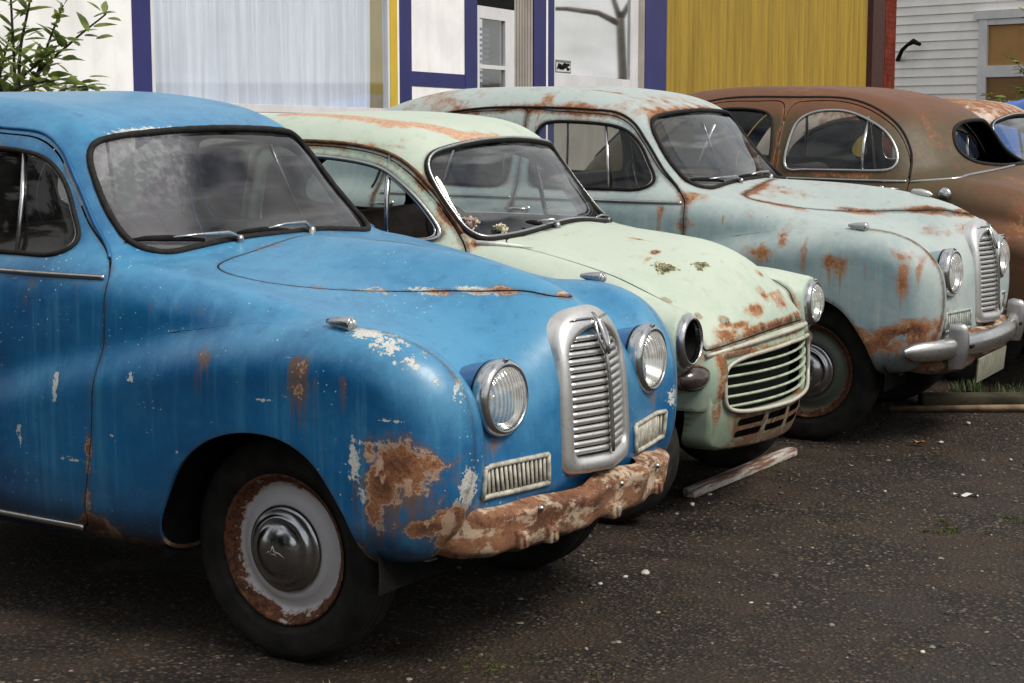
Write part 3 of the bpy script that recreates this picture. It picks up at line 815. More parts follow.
# ------------------------------------------------------------------ the round saloon
class Saloon:
    WS = ysym([(0, 1.186), (.22, 1.181), (.40, 1.166), (.53, 1.158), (.585, 1.185), (.585, 1.25), (.565, 1.35), (.538, 1.44), (.50, 1.487), (.42, 1.503), (.2, 1.517), (0, 1.521)])
    RW = ysym([(0, 1.28), (.25, 1.28), (.42, 1.29), (.47, 1.34), (.43, 1.44), (.3, 1.49), (0, 1.50)])
    FW = [(-.785, 1.19), (-.83, 1.27), (-.90, 1.375), (-.985, 1.438), (-1.085, 1.460), (-1.25, 1.470), (-1.38, 1.470), (-1.44, 1.455), (-1.462, 1.40), (-1.462, 1.22), (-1.452, 1.17), (-1.40, 1.155), (-1.2, 1.152), (-1.0, 1.152), (-.84, 1.157)]
    BW = [(-1.60, 1.43), (-1.59, 1.22), (-1.605, 1.165), (-1.66, 1.152), (-1.95, 1.155), (-2.18, 1.165), (-2.25, 1.20), (-2.23, 1.29), (-2.14, 1.385), (-2.0, 1.445), (-1.85, 1.468), (-1.68, 1.470)]
    FD = [(-.672, .345), (-.66, .42), (-.625, .62), (-.612, .77), (-.596, .90), (-.597, 1.03), (-.606, 1.105), (-.68, 1.165), (-.775, 1.245), (-.88, 1.375), (-.955, 1.455), (-1.05, 1.50), (-1.2, 1.515), (-1.38, 1.523), (-1.522, 1.523), (-1.528, 1.4), (-1.528, .8), (-1.528, .345), (-1.2, .345)]
    BD = [(-1.534, 1.523), (-1.7, 1.522), (-1.9, 1.51), (-2.07, 1.47), (-2.2, 1.40), (-2.31, 1.28), (-2.36, 1.15), (-2.36, 1.0), (-2.22, .93), (-2.06, .82), (-1.96, .66), (-1.9, .5), (-1.88, .345), (-1.7, .345), (-1.534, .345), (-1.534, .8), (-1.534, 1.2)]
    ARCH = [(-.42, .05), (-.40, .22), (-.378, .34), (-.331, .468), (-.269, .579), (-.171, .658), (-.04, .698), (.102, .691), (.203, .639), (.282, .54), (.327, .46), (.355, .36), (.375, .22), (.39, .05)]
    RARCH = [(-2.70, .05), (-2.69, .3), (-2.64, .46), (-2.52, .57), (-2.36, .61), (-2.2, .57), (-2.08, .46), (-2.03, .3), (-2.02, .05)]
    LID = ysym([(0, -.43), (.25, -.432), (.40, -.425), (.485, -.39), (.515, -.32), (.49, -.20), (.42, -.10), (.33, .0), (.245, .11), (.185, .22), (.14, .335), (.085, .45), (.045, .535), (0, .565)])
    def __init__(s):
        F = s.F = somerset_field()
        S = F.mesh()
        x, y, z = S.V.T
        def cut(S, poly, plane, cond, grow=0.0, smooth=True):
            x, y, z = S.V.T
            u, v = {'xz': (x, z), 'yz': (y, z), 'yx': (y, x)}[plane]
            return np.maximum(g2(poly, smooth, u, v) - grow, -cond(x, y, z))
        side = lambda x, y, z: np.abs(y) - .45
        S = S.drop(cut(S, s.ARCH, 'xz', side)); S = S.drop(cut(S, s.RARCH, 'xz', side))
        s.ws, S = S.split(cut(S, s.WS, 'yz', lambda x, y, z: np.minimum(x + 1.25, z - 1.0)))
        s.rw, S = S.split(cut(S, s.RW, 'yz', lambda x, y, z: -2.0 - x))
        s.glass = {}
        for nm, poly in (('fw', s.FW), ('bw', s.BW)):
            for sd in (-1, 1):
                c = lambda x, y, z, sd=sd: sd * y - .3
                s.glass[nm, sd], S = S.split(cut(S, poly, 'xz', c))
        s.door = {}
        for nm, poly in (('f', s.FD), ('b', s.BD)):
            for sd in (-1, 1):
                c = lambda x, y, z, sd=sd: sd * y - .3
                s.door[nm, sd], S = S.split(cut(S, poly, 'xz', c, -.0025))
                S = S.drop(cut(S, poly, 'xz', c, .0025))
        top = lambda x, y, z: z - .9
        s.lid, S = S.split(cut(S, s.LID, 'yx', top, -.003)); S = S.drop(cut(S, s.LID, 'yx', top, .003))
        # front fenders: everything outboard of the seam
        fy = spl([-.75, -.609, -.273, -.042, .256, .411, .518, .587, .625], [.78, .762, .744, .706, .690, .654, .62, .60, .592])
        zc = spl([-.75, -.609, -.4, -.273, -.042, .1, .3], [.86, .90, .945, .968, 1.002, 1.03, 1.06])
        fz = spl([.2, .40, .52, .60, .71], [.60, .630, .625, .60, .592])
        s.fender = {}
        for sd in (-1, 1):
            def gf(S, w):
                x, y, z = S.V.T
                lim = np.where(x > .45, np.where(z < .71, fz(z), fy(x)), fy(x))
                g = np.maximum(lim + w - sd * y, np.maximum(-.70 - x, z + w - zc(x)))
                low = np.maximum(np.maximum(-.70 - x, .45 - sd * y), np.maximum(z - .62, x - .40))   # the curled-under skirt belongs to the wing too
                return np.minimum(g, low)
            s.fender[sd], S = S.split(gf(S, .0002)); S = S.drop(gf(S, -.0002))
        x, y, z = S.V.T
        S = S.drop(np.maximum(np.maximum(.25 - x, z - .44), np.abs(y) - .66))
        x, y, z = S.V.T
        S = S.drop(np.maximum(np.maximum(.5 - x, np.abs(z - .76) - .16), np.abs(y) - .13))
        s.body = S

    def build(s, root, P, wfn, kind):
        F = s.F
        body = sheet_obj('body', s.body, P, root, wfn)
        for sd in (-1, 1): sheet_obj('front_fender', s.fender[sd], P, root, wfn)
        sheet_obj('bonnet', s.lid, P, root, wfn)
        for nm in 'fb':
            for sd in (-1, 1):
                d = sheet_obj('door', s.door[nm, sd], P, root, wfn)
                g = s.glass[nm + 'w', sd]
                gm = mesh_obj('window', g.V - g.N * .006, g.T, MAT['glass'], d, normals=g.N)
                fb = MB()
                for L in loop_pts(g, .02, 3, off=.001): fb.tube(L, .0085, 8, closed=True)
                fo = fb.build('window_frame', MAT['gasket'] if kind == 'blue' else MAT['rubber'], d)
                cb = MB()
                for L in loop_pts(g, .02, 3, off=-.001):
                    # slim bright channel inside the rubber on the upper and front edge of the vent light
                    c = L.mean(0); Q = c + (L - c) * .972
                    if nm == 'f': Q = Q[(Q[:, 0] > -1.09)]
                    else: Q = Q[(Q[:, 0] < -1.95)]
                    if len(Q) > 4:
                        k = np.argmax(np.linalg.norm(Q - np.roll(Q, 1, 0), axis=1)); Q = np.roll(Q, -k, 0)
                        cb.tube(Q, .0045, 6)
                xa, xb = (-1.088, -1.014) if nm == 'f' else (-1.90, -1.96)
                a = F.hit((xa, sd * 1.2, 1.463), (0, -sd, 0)); b = F.hit((xb, sd * 1.2, 1.152), (0, -sd, 0))
                m = F.hit(((xa + xb) / 2, sd * 1.2, 1.31), (0, -sd, 0))
                cb.tube([a, m, b], .0075, 8)
                cb.build('quarter_light_bar', MAT['chrome'], d)
                # belt strip
                x0, x1 = (-.618, -1.515) if nm == 'f' else (-1.545, -2.33)
                pts = [(x0 + (x1 - x0) * t, sd * 1.2, 1.098) for t in np.linspace(0, 1, 8)]
                sb = MB(); sb.tube(surf_path(F, pts, (0, -sd, 0), off=.002), .0085, 8, flat=1.0); sb.build('trim_strip', MAT['chrome_dull'], d)
                hb = handle(d, F, -1.44 if nm == 'f' else -2.25, sd, 1.045); hb.build('handle', MAT['chrome_dull'], d)
        for g, nm in ((s.ws, 'windscreen'), (s.rw, 'rear_window')):
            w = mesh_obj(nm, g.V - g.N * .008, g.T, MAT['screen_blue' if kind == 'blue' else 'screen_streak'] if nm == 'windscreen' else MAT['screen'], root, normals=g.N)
            gb = MB()
            for L in loop_pts(g, .02, 4, off=.002):
                n = len(L); rr = [.0110 + .0008 * math.sin(i * 1.7) * math.sin(i * .37) for i in range(n)]
                gb.tube(L, rr, 8, closed=True, flat=1.0)
            gb.build('gasket', MAT['gasket'], w)
        # gutters over the doors
        for sd in (-1, 1):
            gx = [(-.66, 1.15), (-.76, 1.245), (-.868, 1.38), (-.945, 1.465), (-1.04, 1.515), (-1.2, 1.532), (-1.5, 1.540), (-1.8, 1.533), (-2.05, 1.495), (-2.23, 1.41), (-2.35, 1.27), (-2.40, 1.12)]
            mb = MB(); mb.tube(surf_path(F, [(a, sd * 1.2, b) for a, b in gx], (0, -sd, 0), off=.002), .0065, 6); mb.build('gutter', P if kind == 'blue' else MAT['gasket'], root)
            mb = MB(); mb.tube(surf_path(F, [(a, sd * 1.2, .335) for a in np.linspace(-.69, -1.86, 8)], (0, -sd, 0), off=.003), .011, 8); mb.build('sill_strip', MAT['chrome_dull'], root)
        for sd in (-1, 1):
            make_headlight(root, (.588, sd * .432, .803), yaw=sd * .06, paint=P)
            make_side_lamp(root, F, .245, sd * .70)
        # wipers parked to the kerb side
        make_wiper(root, F, (-.535, -.225, 1.168), (-.62, -.60, 1.215)); make_wiper(root, F, (-.50, .10, 1.175), (-.545, -.20, 1.20))
        s.grille(root, kind); s.vents(root, kind)
        interior(root, (-1.55, -2.35), .36, .58, -.32, -.72, 1.05)
        wm = {'rim': s.rim[kind]}
        for sd in (-1, 1):
            make_wheel(root, .0, sd, .605, .335, wm, capmat=MAT['hub_' + kind])
            make_wheel(root, -2.35, sd, .605, .335, wm, capmat=MAT['hub_' + kind])
        # dark floor and inner arches keep daylight from shining through the body
        mb = MB(); mb.box((-1.35, 0, .42), (3.3, .86, .08)); mb.box((-1.35, 0, .335), (1.9, 1.40, .06))
        mb.box((.05, 0, .62), (.9, .76, .50)); mb.build('floor_pan', MAT['dark'], root)
        for xa in (0.0, -2.35):
            for sd in (-1, 1):
                ub = MB()
                pr = [(xa + .40 * math.cos(t), .33 + (.40 if xa == 0 else .33) * math.sin(t)) for t in np.linspace(R(-8), R(188), 22)]
                ub.grid([[(a, sd * .42, b) for a, b in pr], [(a, sd * .745, b) for a, b in pr]])
                ub.grid([[(a, sd * .42, b) for a, b in pr], [(xa, sd * .42, .33) for a, b in pr]])
                ub.build('inner_arch', MAT['dark'], root)
            ab = MB(); ab.tube([(xa, -.6, .335), (xa, .6, .335)], .04, 10); ab.build('axle', MAT['dark'], root)

    @staticmethod
    def gx(y, z, xc=spl([.5, .55, .75, .85, .92, .98, 1.03], [.712, .714, .706, .694, .676, .650, .612])):
        a = np.abs(y); return xc(z) - .30 * (np.sqrt(a * a + .02 ** 2) - .02)
    def grille(s, root, kind):
        out = [(.0, .536), (.13, .536), (.172, .542), (.194, .565), (.198, .62), (.196, .75), (.187, .84), (.182, .88), (.176, .915), (.163, .948), (.140, .978), (.104, 1.002), (.06, 1.016), (0, 1.021)]
        inn = [(.0, .588), (.10, .588), (.132, .592), (.146, .610), (.148, .65), (.147, .75), (.146, .83), (.146, .87), (.134, .90), (.112, .922), (.085, .938), (.055, .949), (.03, .955), (0, .958)]
        def full(P):
            Q = catmull(P, 6, False)
            return np.concatenate([Q, (Q * [-1, 1])[-2:0:-1]])
        O = full(out); I = full(inn)
        rows = []
        for t, dx in ((0, -.085), (0.0, -.014), (.04, -.002), (.16, .006), (.40, .010), (.70, .008), (.90, .002), (.97, -.010), (1.0, -.045)):
            Q = O * (1 - t) + I * t
            k = .955 if dx < -.03 and t == 0 else 1.0
            rows.append([(float(s.gx(a, b)) + dx, a * k, .78 + (b - .78) * k) for a, b in Q])
        for r in rows: r.append(r[0])
        mb = MB(); mb.grid(rows, flip=True)
        g = mb.build('grille', MAT['grille_' + kind], root)
        wi = spl([p[1] for p in inn[1:]], [p[0] for p in inn[1:]])
        sb = MB()
        for i in range(16):
            z = .603 + i * (.945 - .603) / 15.6
            w = float(wi(z)) + .004
            ys = np.linspace(-w, w, 13)
            sb.tube([(float(s.gx(q, z)) - .012, q, z) for q in ys], .0085, 8, flat=1.1)
        sb.build('slat_panel', MAT['slat_' + kind], g)
        cb = MB(); zs = np.linspace(.59, 1.0, 14)
        cb.tube([(float(s.gx(0, q)) + .002, 0, q) for q in zs], .009, 6)
        # crest on the nose of the surround
        for a in (-1, 1):
            cb.tube([(float(s.gx(.022 * a, q)) + .012, a * (.010 + .016 * math.sin(math.pi * t)), q) for t, q in [(k / 8, .885 + .10 * k / 8) for k in range(9)]], .006, 6)
        cb.tube([(float(s.gx(0, q)) + .012, 0, q) for q in np.linspace(.88, 1.0, 6)], [.006, .010, .011, .010, .008, .004], 8)
        for a in (-1, 1): cb.tube([(float(s.gx(t * .11, .985)) + .011, a * t * .11, .985 + .004 * math.sin(t * 3)) for t in np.linspace(0, 1, 6)], [.004] * 5 + [.001], 5)
        cb.build('crest', MAT['chrome_dull'], g)
        bk = MB(); bk.grid([[(float(s.gx(a * t, q)) - .05, a * t, q) for a in np.linspace(-.16, .16, 9)] for q, t in [(u, 1 if u < .86 else 1 - 4.5 * (u - .86)) for u in np.linspace(.575, .97, 12)]], flip=True)
        bk.build('grille_back', MAT['dark'], g)
    def vents(s, root, kind):
        for sd in (-1, 1):
            def X(y, z):
                h = s.F.hit((1.2, sd * y, z), (-1, 0, 0)); return h
            ya, yb, za, zb = .262, .535, .535, .618
            mb = MB()
            for zz in (za, zb): mb.tube([X(y, zz) + np.array((.006, 0, 0)) for y in np.linspace(ya, yb, 7)], .008, 6)
            for yy in (ya, yb): mb.tube([X(yy, q) + np.array((.006, 0, 0)) for q in np.linspace(za, zb, 4)], .008, 6)
            v = mb.build('side_vent', MAT['vent_' + kind], root)
            b = MB()
            for y in np.linspace(ya + .016, yb - .016, 15):
                b.tube([X(y, za) + np.array((.004, 0, 0)), X(y, zb) + np.array((.004, 0, 0))], .0062, 6, flat=.8)
            b.build('vent_slats', MAT['vent_' + kind], v)
            k = MB(); k.grid([[tuple(X(y, q) + np.array((.0015, 0, 0))) for y in np.linspace(ya, yb, 8)] for q in (za, zb)], flip=sd > 0)
            k.build('vent_back', MAT['dark'], v)
# ------------------------------------------------------------------ blue and pale saloons
MAT['rim_blue'] = wheel_paint('rim_pale_grey', (.56, .56, .58))
MAT['rim_pale'] = wheel_paint('rim_green_grey', (.10, .115, .09))
MAT['hub_blue'] = MAT['hub']; MAT['hub_pale'] = MAT['hub']
MAT['grille_blue'] = MAT['alloy']; MAT['grille_pale'] = MAT['alloy']
MAT['slat_blue'] = MAT['alloy']; MAT['slat_pale'] = MAT['alloy']
MAT['vent_blue'] = simple('cream_vent', (.40, .39, .33), .5, var=.35, scale=40)
MAT['vent_pale'] = simple('grey_green_vent', (.33, .37, .34), .5, var=.3, scale=40)
BLUE = car_paint('faded_blue_paint', (.007, .136, .330), (.004, .084, .235), (.068, .280, .47), (.62, .64, .62), rough=.30, stain=(.15, .085, .045), edge=(.42, .26, .17), spec=.5, coat=.15, speck=.85, chalk=1.15, edgew=.9, filler=(.52, .36, .25))  # light tone: bleached paint plus hood highlights put into the colour
PALE = car_paint('pale_blue_paint', (.25, .345, .370), (.185, .275, .31), (.42, .475, .46), (.50, .50, .43), rough=.42, stain=(.30, .12, .045), edge=(.33, .16, .07), spec=.45, speck=.6, chalk=.9, edgew=1.2, rustk=.93)
SAL = Saloon()
SAL.rim = {'blue': MAT['rim_blue'], 'pale': MAT['rim_pale']}

def wear_blue(V, N):
    rust = [(.478, -.75, .655, .075, .2, .060, .95), (.42, -.76, .60, .045, .2, .07, .90), (.52, -.72, .64, .035, .2, .06, .75), (.385, -.77, .68, .028, .2, .05, .75), (.53, -.70, .472, .060, .2, .022, .75), (.57, -.66, .50, .03, .1, .05, .55),
            (.40, -.76, .53, .03, .2, .08, .62), (.173, -.795, .905, .045, .15, .04, .52), (.18, -.795, .84, .04, .15, .03, .45), (-.178, -.789, .90, .045, .15, .03, .42), (.377, -.77, .88, .03, .12, .015, .5), (.34, -.7, .965, .07, .04, .02, .34),
            (-.62, -.77, .33, .09, .2, .04, .65), (-.44, -.77, .29, .14, .25, .03, .7), (.55, -.63, .40, .04, .1, .08, .5), (.33, -.73, .37, .05, .2, .04, .5),
            (.55, .0, 1.056, .016, .03, .016, .75), (.25, -.19, 1.05, .05, .015, .02, .45), (-.1, -.39, 1.07, .03, .02, .02, .4), (.4, -.1, 1.06, .05, .02, .015, .45), (-.64, -.78, .5, .012, .1, .3, .3)]
    chip = [(.32, -.71, .992, .07, .040, .022, .74), (.40, -.70, .965, .06, .045, .03, .76), (.47, -.69, .925, .05, .045, .03, .72), (.53, -.66, .87, .03, .04, .03, .6), (.58, -.62, .80, .015, .03, .10, .5), (.605, -.605, .58, .012, .04, .06, .78), (.585, -.64, .50, .012, .03, .06, .95), (.60, -.615, .56, .010, .03, .05, .85),
            (.345, -.775, .655, .022, .2, .075, .92), (.37, -.77, .565, .022, .2, .03, .85), (.41, -.765, .705, .07, .2, .014, .80), (-.456, -.80, .824, .02, .1, .02, .72), (-.773, -.80, .765, .011, .1, .06, .95), (-.70, -.80, .55, .05, .1, .008, .9), (-.93, -.79, .60, .012, .1, .05, .8), (.05, -.80, .80, .04, .1, .008, .85), (-.537, -.80, .634, .015, .1, .015, .75), (-.287, -.80, .622, .015, .1, .015, .75), (-.3, -.79, .83, .02, .1, .02, .45), (.45, -.745, .775, .05, .1, .006, .8),
            (-.2, -.2, 1.14, .3, .25, .06, .26), (.22, -.20, 1.055, .20, .02, .015, .58), (.33, -.14, 1.062, .10, .02, .012, .66), (.0, -.28, 1.06, .2, .03, .02, .42), (-.88, -.30, 1.525, .03, .20, .014, .62), (-.86, 0, 1.532, .02, .2, .010, .5), (-.3, -.755, .965, .25, .02, .012, .52), (-.2, .0, 1.18, .6, .5, .1, .14), (.62, .55, .66, .02, .05, .04, .62),
            (-.95, -.70, 1.0, .01, .1, .1, .25), (.1, -.1, 1.13, .3, .1, .03, .25)]
    streak = [(.17, -.79, .93, .38, .05, .95), (.22, -.79, .88, .30, .02, .7), (-.18, -.79, .92, .22, .05, .6), (.42, -.76, .62, .32, .09, .9), (.50, -.73, .60, .25, .06, .9), (.31, -.77, .89, .2, .025, .6), (-.70, -.77, 1.085, .22, .03, .45), (-.9, -.77, 1.085, .30, .06, .4), (-.42, -.76, 1.04, .12, .012, .7), (-.33, -.75, 1.04, .10, .012, .7), (-.25, -.74, 1.04, .10, .012, .6),
              (.58, -.43, .69, .2, .03, .8), (.58, .43, .69, .2, .03, .8)]
    A = wear(V, N, rust, chip, streak)
    A['fade'] += .25 * np.clip((V[:, 0] - .2) / .4, 0, 1) * np.clip((V[:, 2] - .5) / .3, 0, 1)
    A['edge_mask'] = 1 - .92 * ((V[:, 2] > .86) & (V[:, 2] < 1.04) & (V[:, 0] > -.575) & (V[:, 0] < .27) & (np.abs(V[:, 1]) > .62))
    return A

def wear_pale(V, N):
    rust = [(.45, -.76, .535, .11, .2, .022, .95), (.52, -.72, .555, .06, .2, .035, .9), (.38, -.77, .50, .05, .2, .025, .7), (.465, -.745, .80, .016, .1, .10, .66), (.53, -.72, .79, .009, .1, .10, .58), (.48, -.74, .862, .05, .1, .012, .66),
            (.18, -.80, .868, .05, .12, .010, .72), (.225, -.79, .84, .011, .12, .04, .74), (.02, -.80, .885, .009, .12, .05, .70), (-.25, -.785, .905, .07, .15, .018, .74), (-.17, -.77, .95, .012, .1, .04, .62), (-.13, -.74, 1.0, .02, .1, .02, .58), (-.2, -.5, 1.09, .2, .05, .02, .42), (-.40, -.3, 1.142, .014, .15, .012, .62), (-.27, -.25, 1.13, .12, .12, .03, .44), (.07, -.795, .90, .02, .1, .012, .55),
            (.1, -.26, 1.055, .3, .012, .012, .52), (.4, -.10, 1.06, .2, .012, .012, .6), (.56, 0, 1.045, .03, .05, .02, .75), (.60, -.06, .99, .04, .03, .03, .55), (.47, -.25, .98, .04, .04, .02, .45), (.5, -.52, .90, .02, .03, .02, .5),
            (-.72, -.765, 1.065, .014, .1, .02, .85), (-.6, -.75, 1.0, .05, .1, .01, .36), (-1.3, -.50, 1.602, .20, .02, .006, .74), (-1.40, -.55, 1.56, .012, .1, .03, .76), (-1.55, -.57, 1.53, .012, .1, .025, .55), (-1.2, -.56, 1.535, .4, .03, .012, .48), (-.95, -.3, 1.55, .08, .35, .03, .50), (-1.1, -.3, 1.58, .14, .2, .03, .42), (-1.75, -.47, 1.61, .2, .1, .02, .38), (-2.1, -.4, 1.56, .2, .15, .06, .42),
            (-.58, -.70, 1.13, .05, .06, .02, .55), (-.4, -.6, 1.06, .3, .1, .03, .30), (.56, -.3, .50, .1, .3, .04, .55), (.6, .3, .5, .06, .3, .06, .6), (.3, -.55, .97, .15, .1, .03, .30), (.58, -.58, .6, .02, .05, .2, .44), (0, 0, 1.17, .5, .2, .05, .2), (0.6, -.3, .66, .04, .1, .05, .4), (.02, -.71, 1.005, .06, .04, .01, .45)]
    chip = [(.0, 0, 1.16, .5, .4, .1, .22), (.58, -.60, .7, .02, .05, .25, .5), (.3, -.7, 1.0, .2, .05, .03, .32)]
    streak = [(.18, -.80, .87, .16, .012, .9), (.225, -.80, .86, .22, .012, 1.0), (.02, -.80, .9, .25, .008, .9), (.465, -.76, .86, .32, .022, 1.0), (.53, -.74, .86, .3, .012, .9), (.42, -.76, .54, .2, .12, .9), (-.72, -.765, 1.06, .20, .012, 1.0), (-.25, -.79, .90, .1, .05, .7), (.30, -.78, .86, .2, .010, .6), (-.4, -.75, 1.05, .14, .008, .8), (-.2, -.72, 1.06, .16, .008, .6), (-1.47, -.62, 1.52, .2, .010, .8), (-1.40, -.55, 1.6, .1, .012, .9), (-.95, -.76, .9, .2, .015, .4), (.0, -.79, .8, .2, .3, .25), (.3, -.77, .8, .25, .2, .25), (-.5, -.77, 1.0, .2, .2, .25)]
    A = wear(V, N, rust, chip, streak)
    A['fade'] += .25 * np.clip((V[:, 0] - .2) / .4, 0, 1) * np.clip((V[:, 2] - .5) / .3, 0, 1)
    return A

def wear_pale(V, N):
    rust = [(.45, -.76, .545, .13, .2, .028, 1.0), (.52, -.72, .56, .06, .2, .05, .95), (.38, -.77, .50, .06, .2, .035, .85), (.47, -.75, .78, .028, .1, .10, .62), (.53, -.73, .78, .015, .1, .10, .5), (.45, -.745, .90, .05, .1, .03, .55),
            (.14, -.80, .87, .04, .12, .03, .68), (.20, -.80, .85, .035, .12, .05, .66), (.02, -.80, .88, .015, .12, .06, .66), (-.20, -.79, .89, .09, .15, .03, .70), (-.10, -.77, .95, .03, .1, .05, .55), (-.2, -.5, 1.09, .3, .05, .03, .5), (-.40, -.3, 1.14, .03, .2, .02, .62), (-.3, -.25, 1.13, .12, .2, .04, .45),
            (.1, -.26, 1.055, .4, .03, .02, .62), (.4, -.10, 1.06, .2, .03, .02, .7), (.55, 0, 1.05, .04, .06, .03, .75), (.58, -.1, .98, .04, .1, .03, .55), (.47, -.25, .98, .06, .06, .03, .5),
            (-.72, -.765, 1.06, .02, .1, .03, .75), (-.6, -.75, 1.0, .06, .1, .02, .4), (-1.2, -.3, 1.62, .25, .04, .02, .55), (-1.45, -.50, 1.56, .03, .1, .05, .6), (-1.2, -.55, 1.54, .5, .04, .03, .50), (-.9, -.2, 1.53, .1, .5, .04, .5), (-1.0, -.2, 1.57, .2, .4, .04, .42), (-1.7, -.3, 1.63, .4, .3, .04, .36), (-2.1, -.4, 1.56, .3, .2, .1, .42),
            (-.58, -.70, 1.13, .06, .08, .03, .55), (-.4, -.6, 1.06, .3, .1, .03, .36), (.56, -.3, .50, .1, .3, .05, .6), (.6, .3, .5, .06, .3, .06, .7), (.3, -.55, .97, .15, .1, .03, .36), (.55, -.55, .6, .05, .08, .2, .42), (0, 0, 1.17, .5, .2, .05, .25), (0.6, -.3, .66, .04, .1, .05, .4)]
    chip = [(.0, 0, 1.16, .5, .4, .1, .25), (.55, -.64, .7, .05, .06, .3, .35), (.3, -.7, 1.0, .2, .05, .03, .35)]
    streak = [(.14, -.80, .87, .22, .02, .9), (.20, -.80, .86, .25, .025, .9), (.02, -.80, .9, .25, .012, .9), (.47, -.76, .86, .35, .03, .95), (.53, -.74, .86, .3, .02, .8), (.42, -.76, .54, .2, .12, .9), (-.72, -.765, 1.06, .22, .015, 1.0), (-.18, -.79, .88, .1, .05, .7), (.30, -.78, .86, .2, .015, .6), (-.4, -.75, 1.05, .14, .01, .8), (-.2, -.72, 1.06, .16, .01, .6), (-1.47, -.62, 1.52, .2, .012, .8), (-1.43, -.5, 1.6, .1, .02, .8), (-.95, -.76, .9, .2, .02, .4)]
    A = wear(V, N, rust, chip, streak)
    A['fade'] += .10 + .45 * np.clip((V[:, 2] - 1.42) / .12, 0, 1) + .25 * np.clip((V[:, 0] - .45) / .15, 0, 1)
    A['edge_mask'] = 1 - .92 * ((V[:, 2] > .86) & (V[:, 2] < 1.04) & (V[:, 0] > -.575) & (V[:, 0] < .27) & (np.abs(V[:, 1]) > .62))
    return A

G_CARS = 'old cars parked in a row'
blue = empty('vintage_car', 'faded blue rounded saloon with rusted front wing and no bumper, nearest the camera', 'car', G_CARS, (0, 0, 0))
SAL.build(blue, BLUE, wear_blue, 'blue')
pale = empty('vintage_car', 'pale grey-blue rusty saloon with a chrome front bumper and tall grille', 'car', G_CARS, (-.10, 3.90, 0), R(3.6))
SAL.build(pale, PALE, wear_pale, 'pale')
# ------------------------------------------------------------------ the small mint green saloon
def minor_field(h=0.0135):
    tub_side = Prof([(.40, .60), (.39, .50), (.28, .42), (-.1, .34), (-.6, .275), (-1.8, .275), (-2.6, .34), (-3.0, .50), (-3.06, .72), (-2.9, .92), (-2.4, 1.03), (-1.5, 1.06), (-.7, 1.04), (-.2, .95), (.2, .80)])
    tub_w = spl([-3.1, -2.8, -2.2, -1.5, -.8, -.3, .1, .4], [.50, .60, .68, .705, .705, .68, .60, .50])
    tub_z = spl([.28, .5, .75, .95, 1.06, 1.3], [-.03, -.004, 0, -.006, -.02, -.06])
    cab_side = Prof([(-.42, .92), (-.50, 1.06), (-.625, 1.23), (-.76, 1.40), (-.91, 1.490), (-1.2, 1.530), (-1.6, 1.538), (-1.95, 1.515), (-2.22, 1.44), (-2.46, 1.28), (-2.65, 1.08), (-2.8, .9), (-2.4, .7), (-1.4, .7), (-.5, .75)])
    cab_w = spl([.7, .95, 1.05, 1.2, 1.35, 1.45, 1.55], [.70, .70, .69, .665, .625, .575, .50])
    cab_t = spl([-2.9, -2.4, -1.8, -1.2, -.7, -.4], [-.15, -.08, -.02, 0, -.02, -.045])
    hood_top = Prof([(.455, .55), (.488, .66), (.485, .735), (.450, .815), (.395, .885), (.335, .945), (.25, 1.00), (.14, 1.040), (-.03, 1.063), (-.3, 1.085), (-.55, 1.10), (-.9, 1.10), (-1.1, .9), (-.8, .6), (-.2, .40), (.3, .40), (.44, .46)])
    hA = spl([-1, -.5, -.1, .3, .55], [.05, .08, .13, .19, .08]); hS = spl([-1, -.5, -.1, .3, .55], [.60, .52, .46, .42, .45])
    hW = spl([-1, -.5, -.1, .25, .5], [.66, .63, .58, .55, .53])
    fs = Prof([(.345, .73), (.335, .80), (.25, .852), (.10, .880), (-.08, .868), (-.32, .80), (-.62, .69), (-.88, .56), (-1.02, .42), (-1.02, .29), (-.7, .275), (-.2, .29), (.1, .38), (.25, .46), (.31, .54), (.34, .64)])
    fw = spl([-1.0, -.6, -.1, .15, .3, .38], [.74, .772, .785, .782, .77, .74])
    rf = Prof([(-1.68, .5), (-1.75, .68), (-1.95, .80), (-2.2, .84), (-2.5, .80), (-2.78, .66), (-2.9, .48), (-2.8, .33), (-2.2, .28), (-1.72, .28)])
    def fun(x, y, z):
        tub = rmax(.10, tub_side(x, z) + 0 * y, y - (tub_w(x) + tub_z(z)))
        cab = rmax(.13, cab_side(x + .22 * y * y, z), y - (cab_w(z) + cab_t(x)))
        drop = hA(x) * (1 - np.exp(-(y / hS(x)) ** 2.0))
        hood = rmax(.06, hood_top(x + .25 * y * y, z + drop) * .92, y - hW(x))
        fen = rmax(.135, fs(x, z) + 0 * y, y - fw(x), .46 - y)
        pod = np.sqrt(((y - .675) / .118) ** 2 + ((z - .735) / .118) ** 2 + (np.maximum(x - .25, 0) / .3) ** 2 + (np.maximum(.25 - x, 0) / .42) ** 2)
        pod = np.maximum((pod - 1) * .118, x - .36)
        r = rmax(.09, rf(x, z) + 0 * y, y - .765, .45 - y)
        f = smin(tub, hood, .07); f = smin(f, cab, .06); f = smin(f, smin(fen, pod, .05), .05); f = smin(f, r, .05)
        return f
    return Field(fun, (-3.2, 0, .2), (.58, .86, 1.58), h)

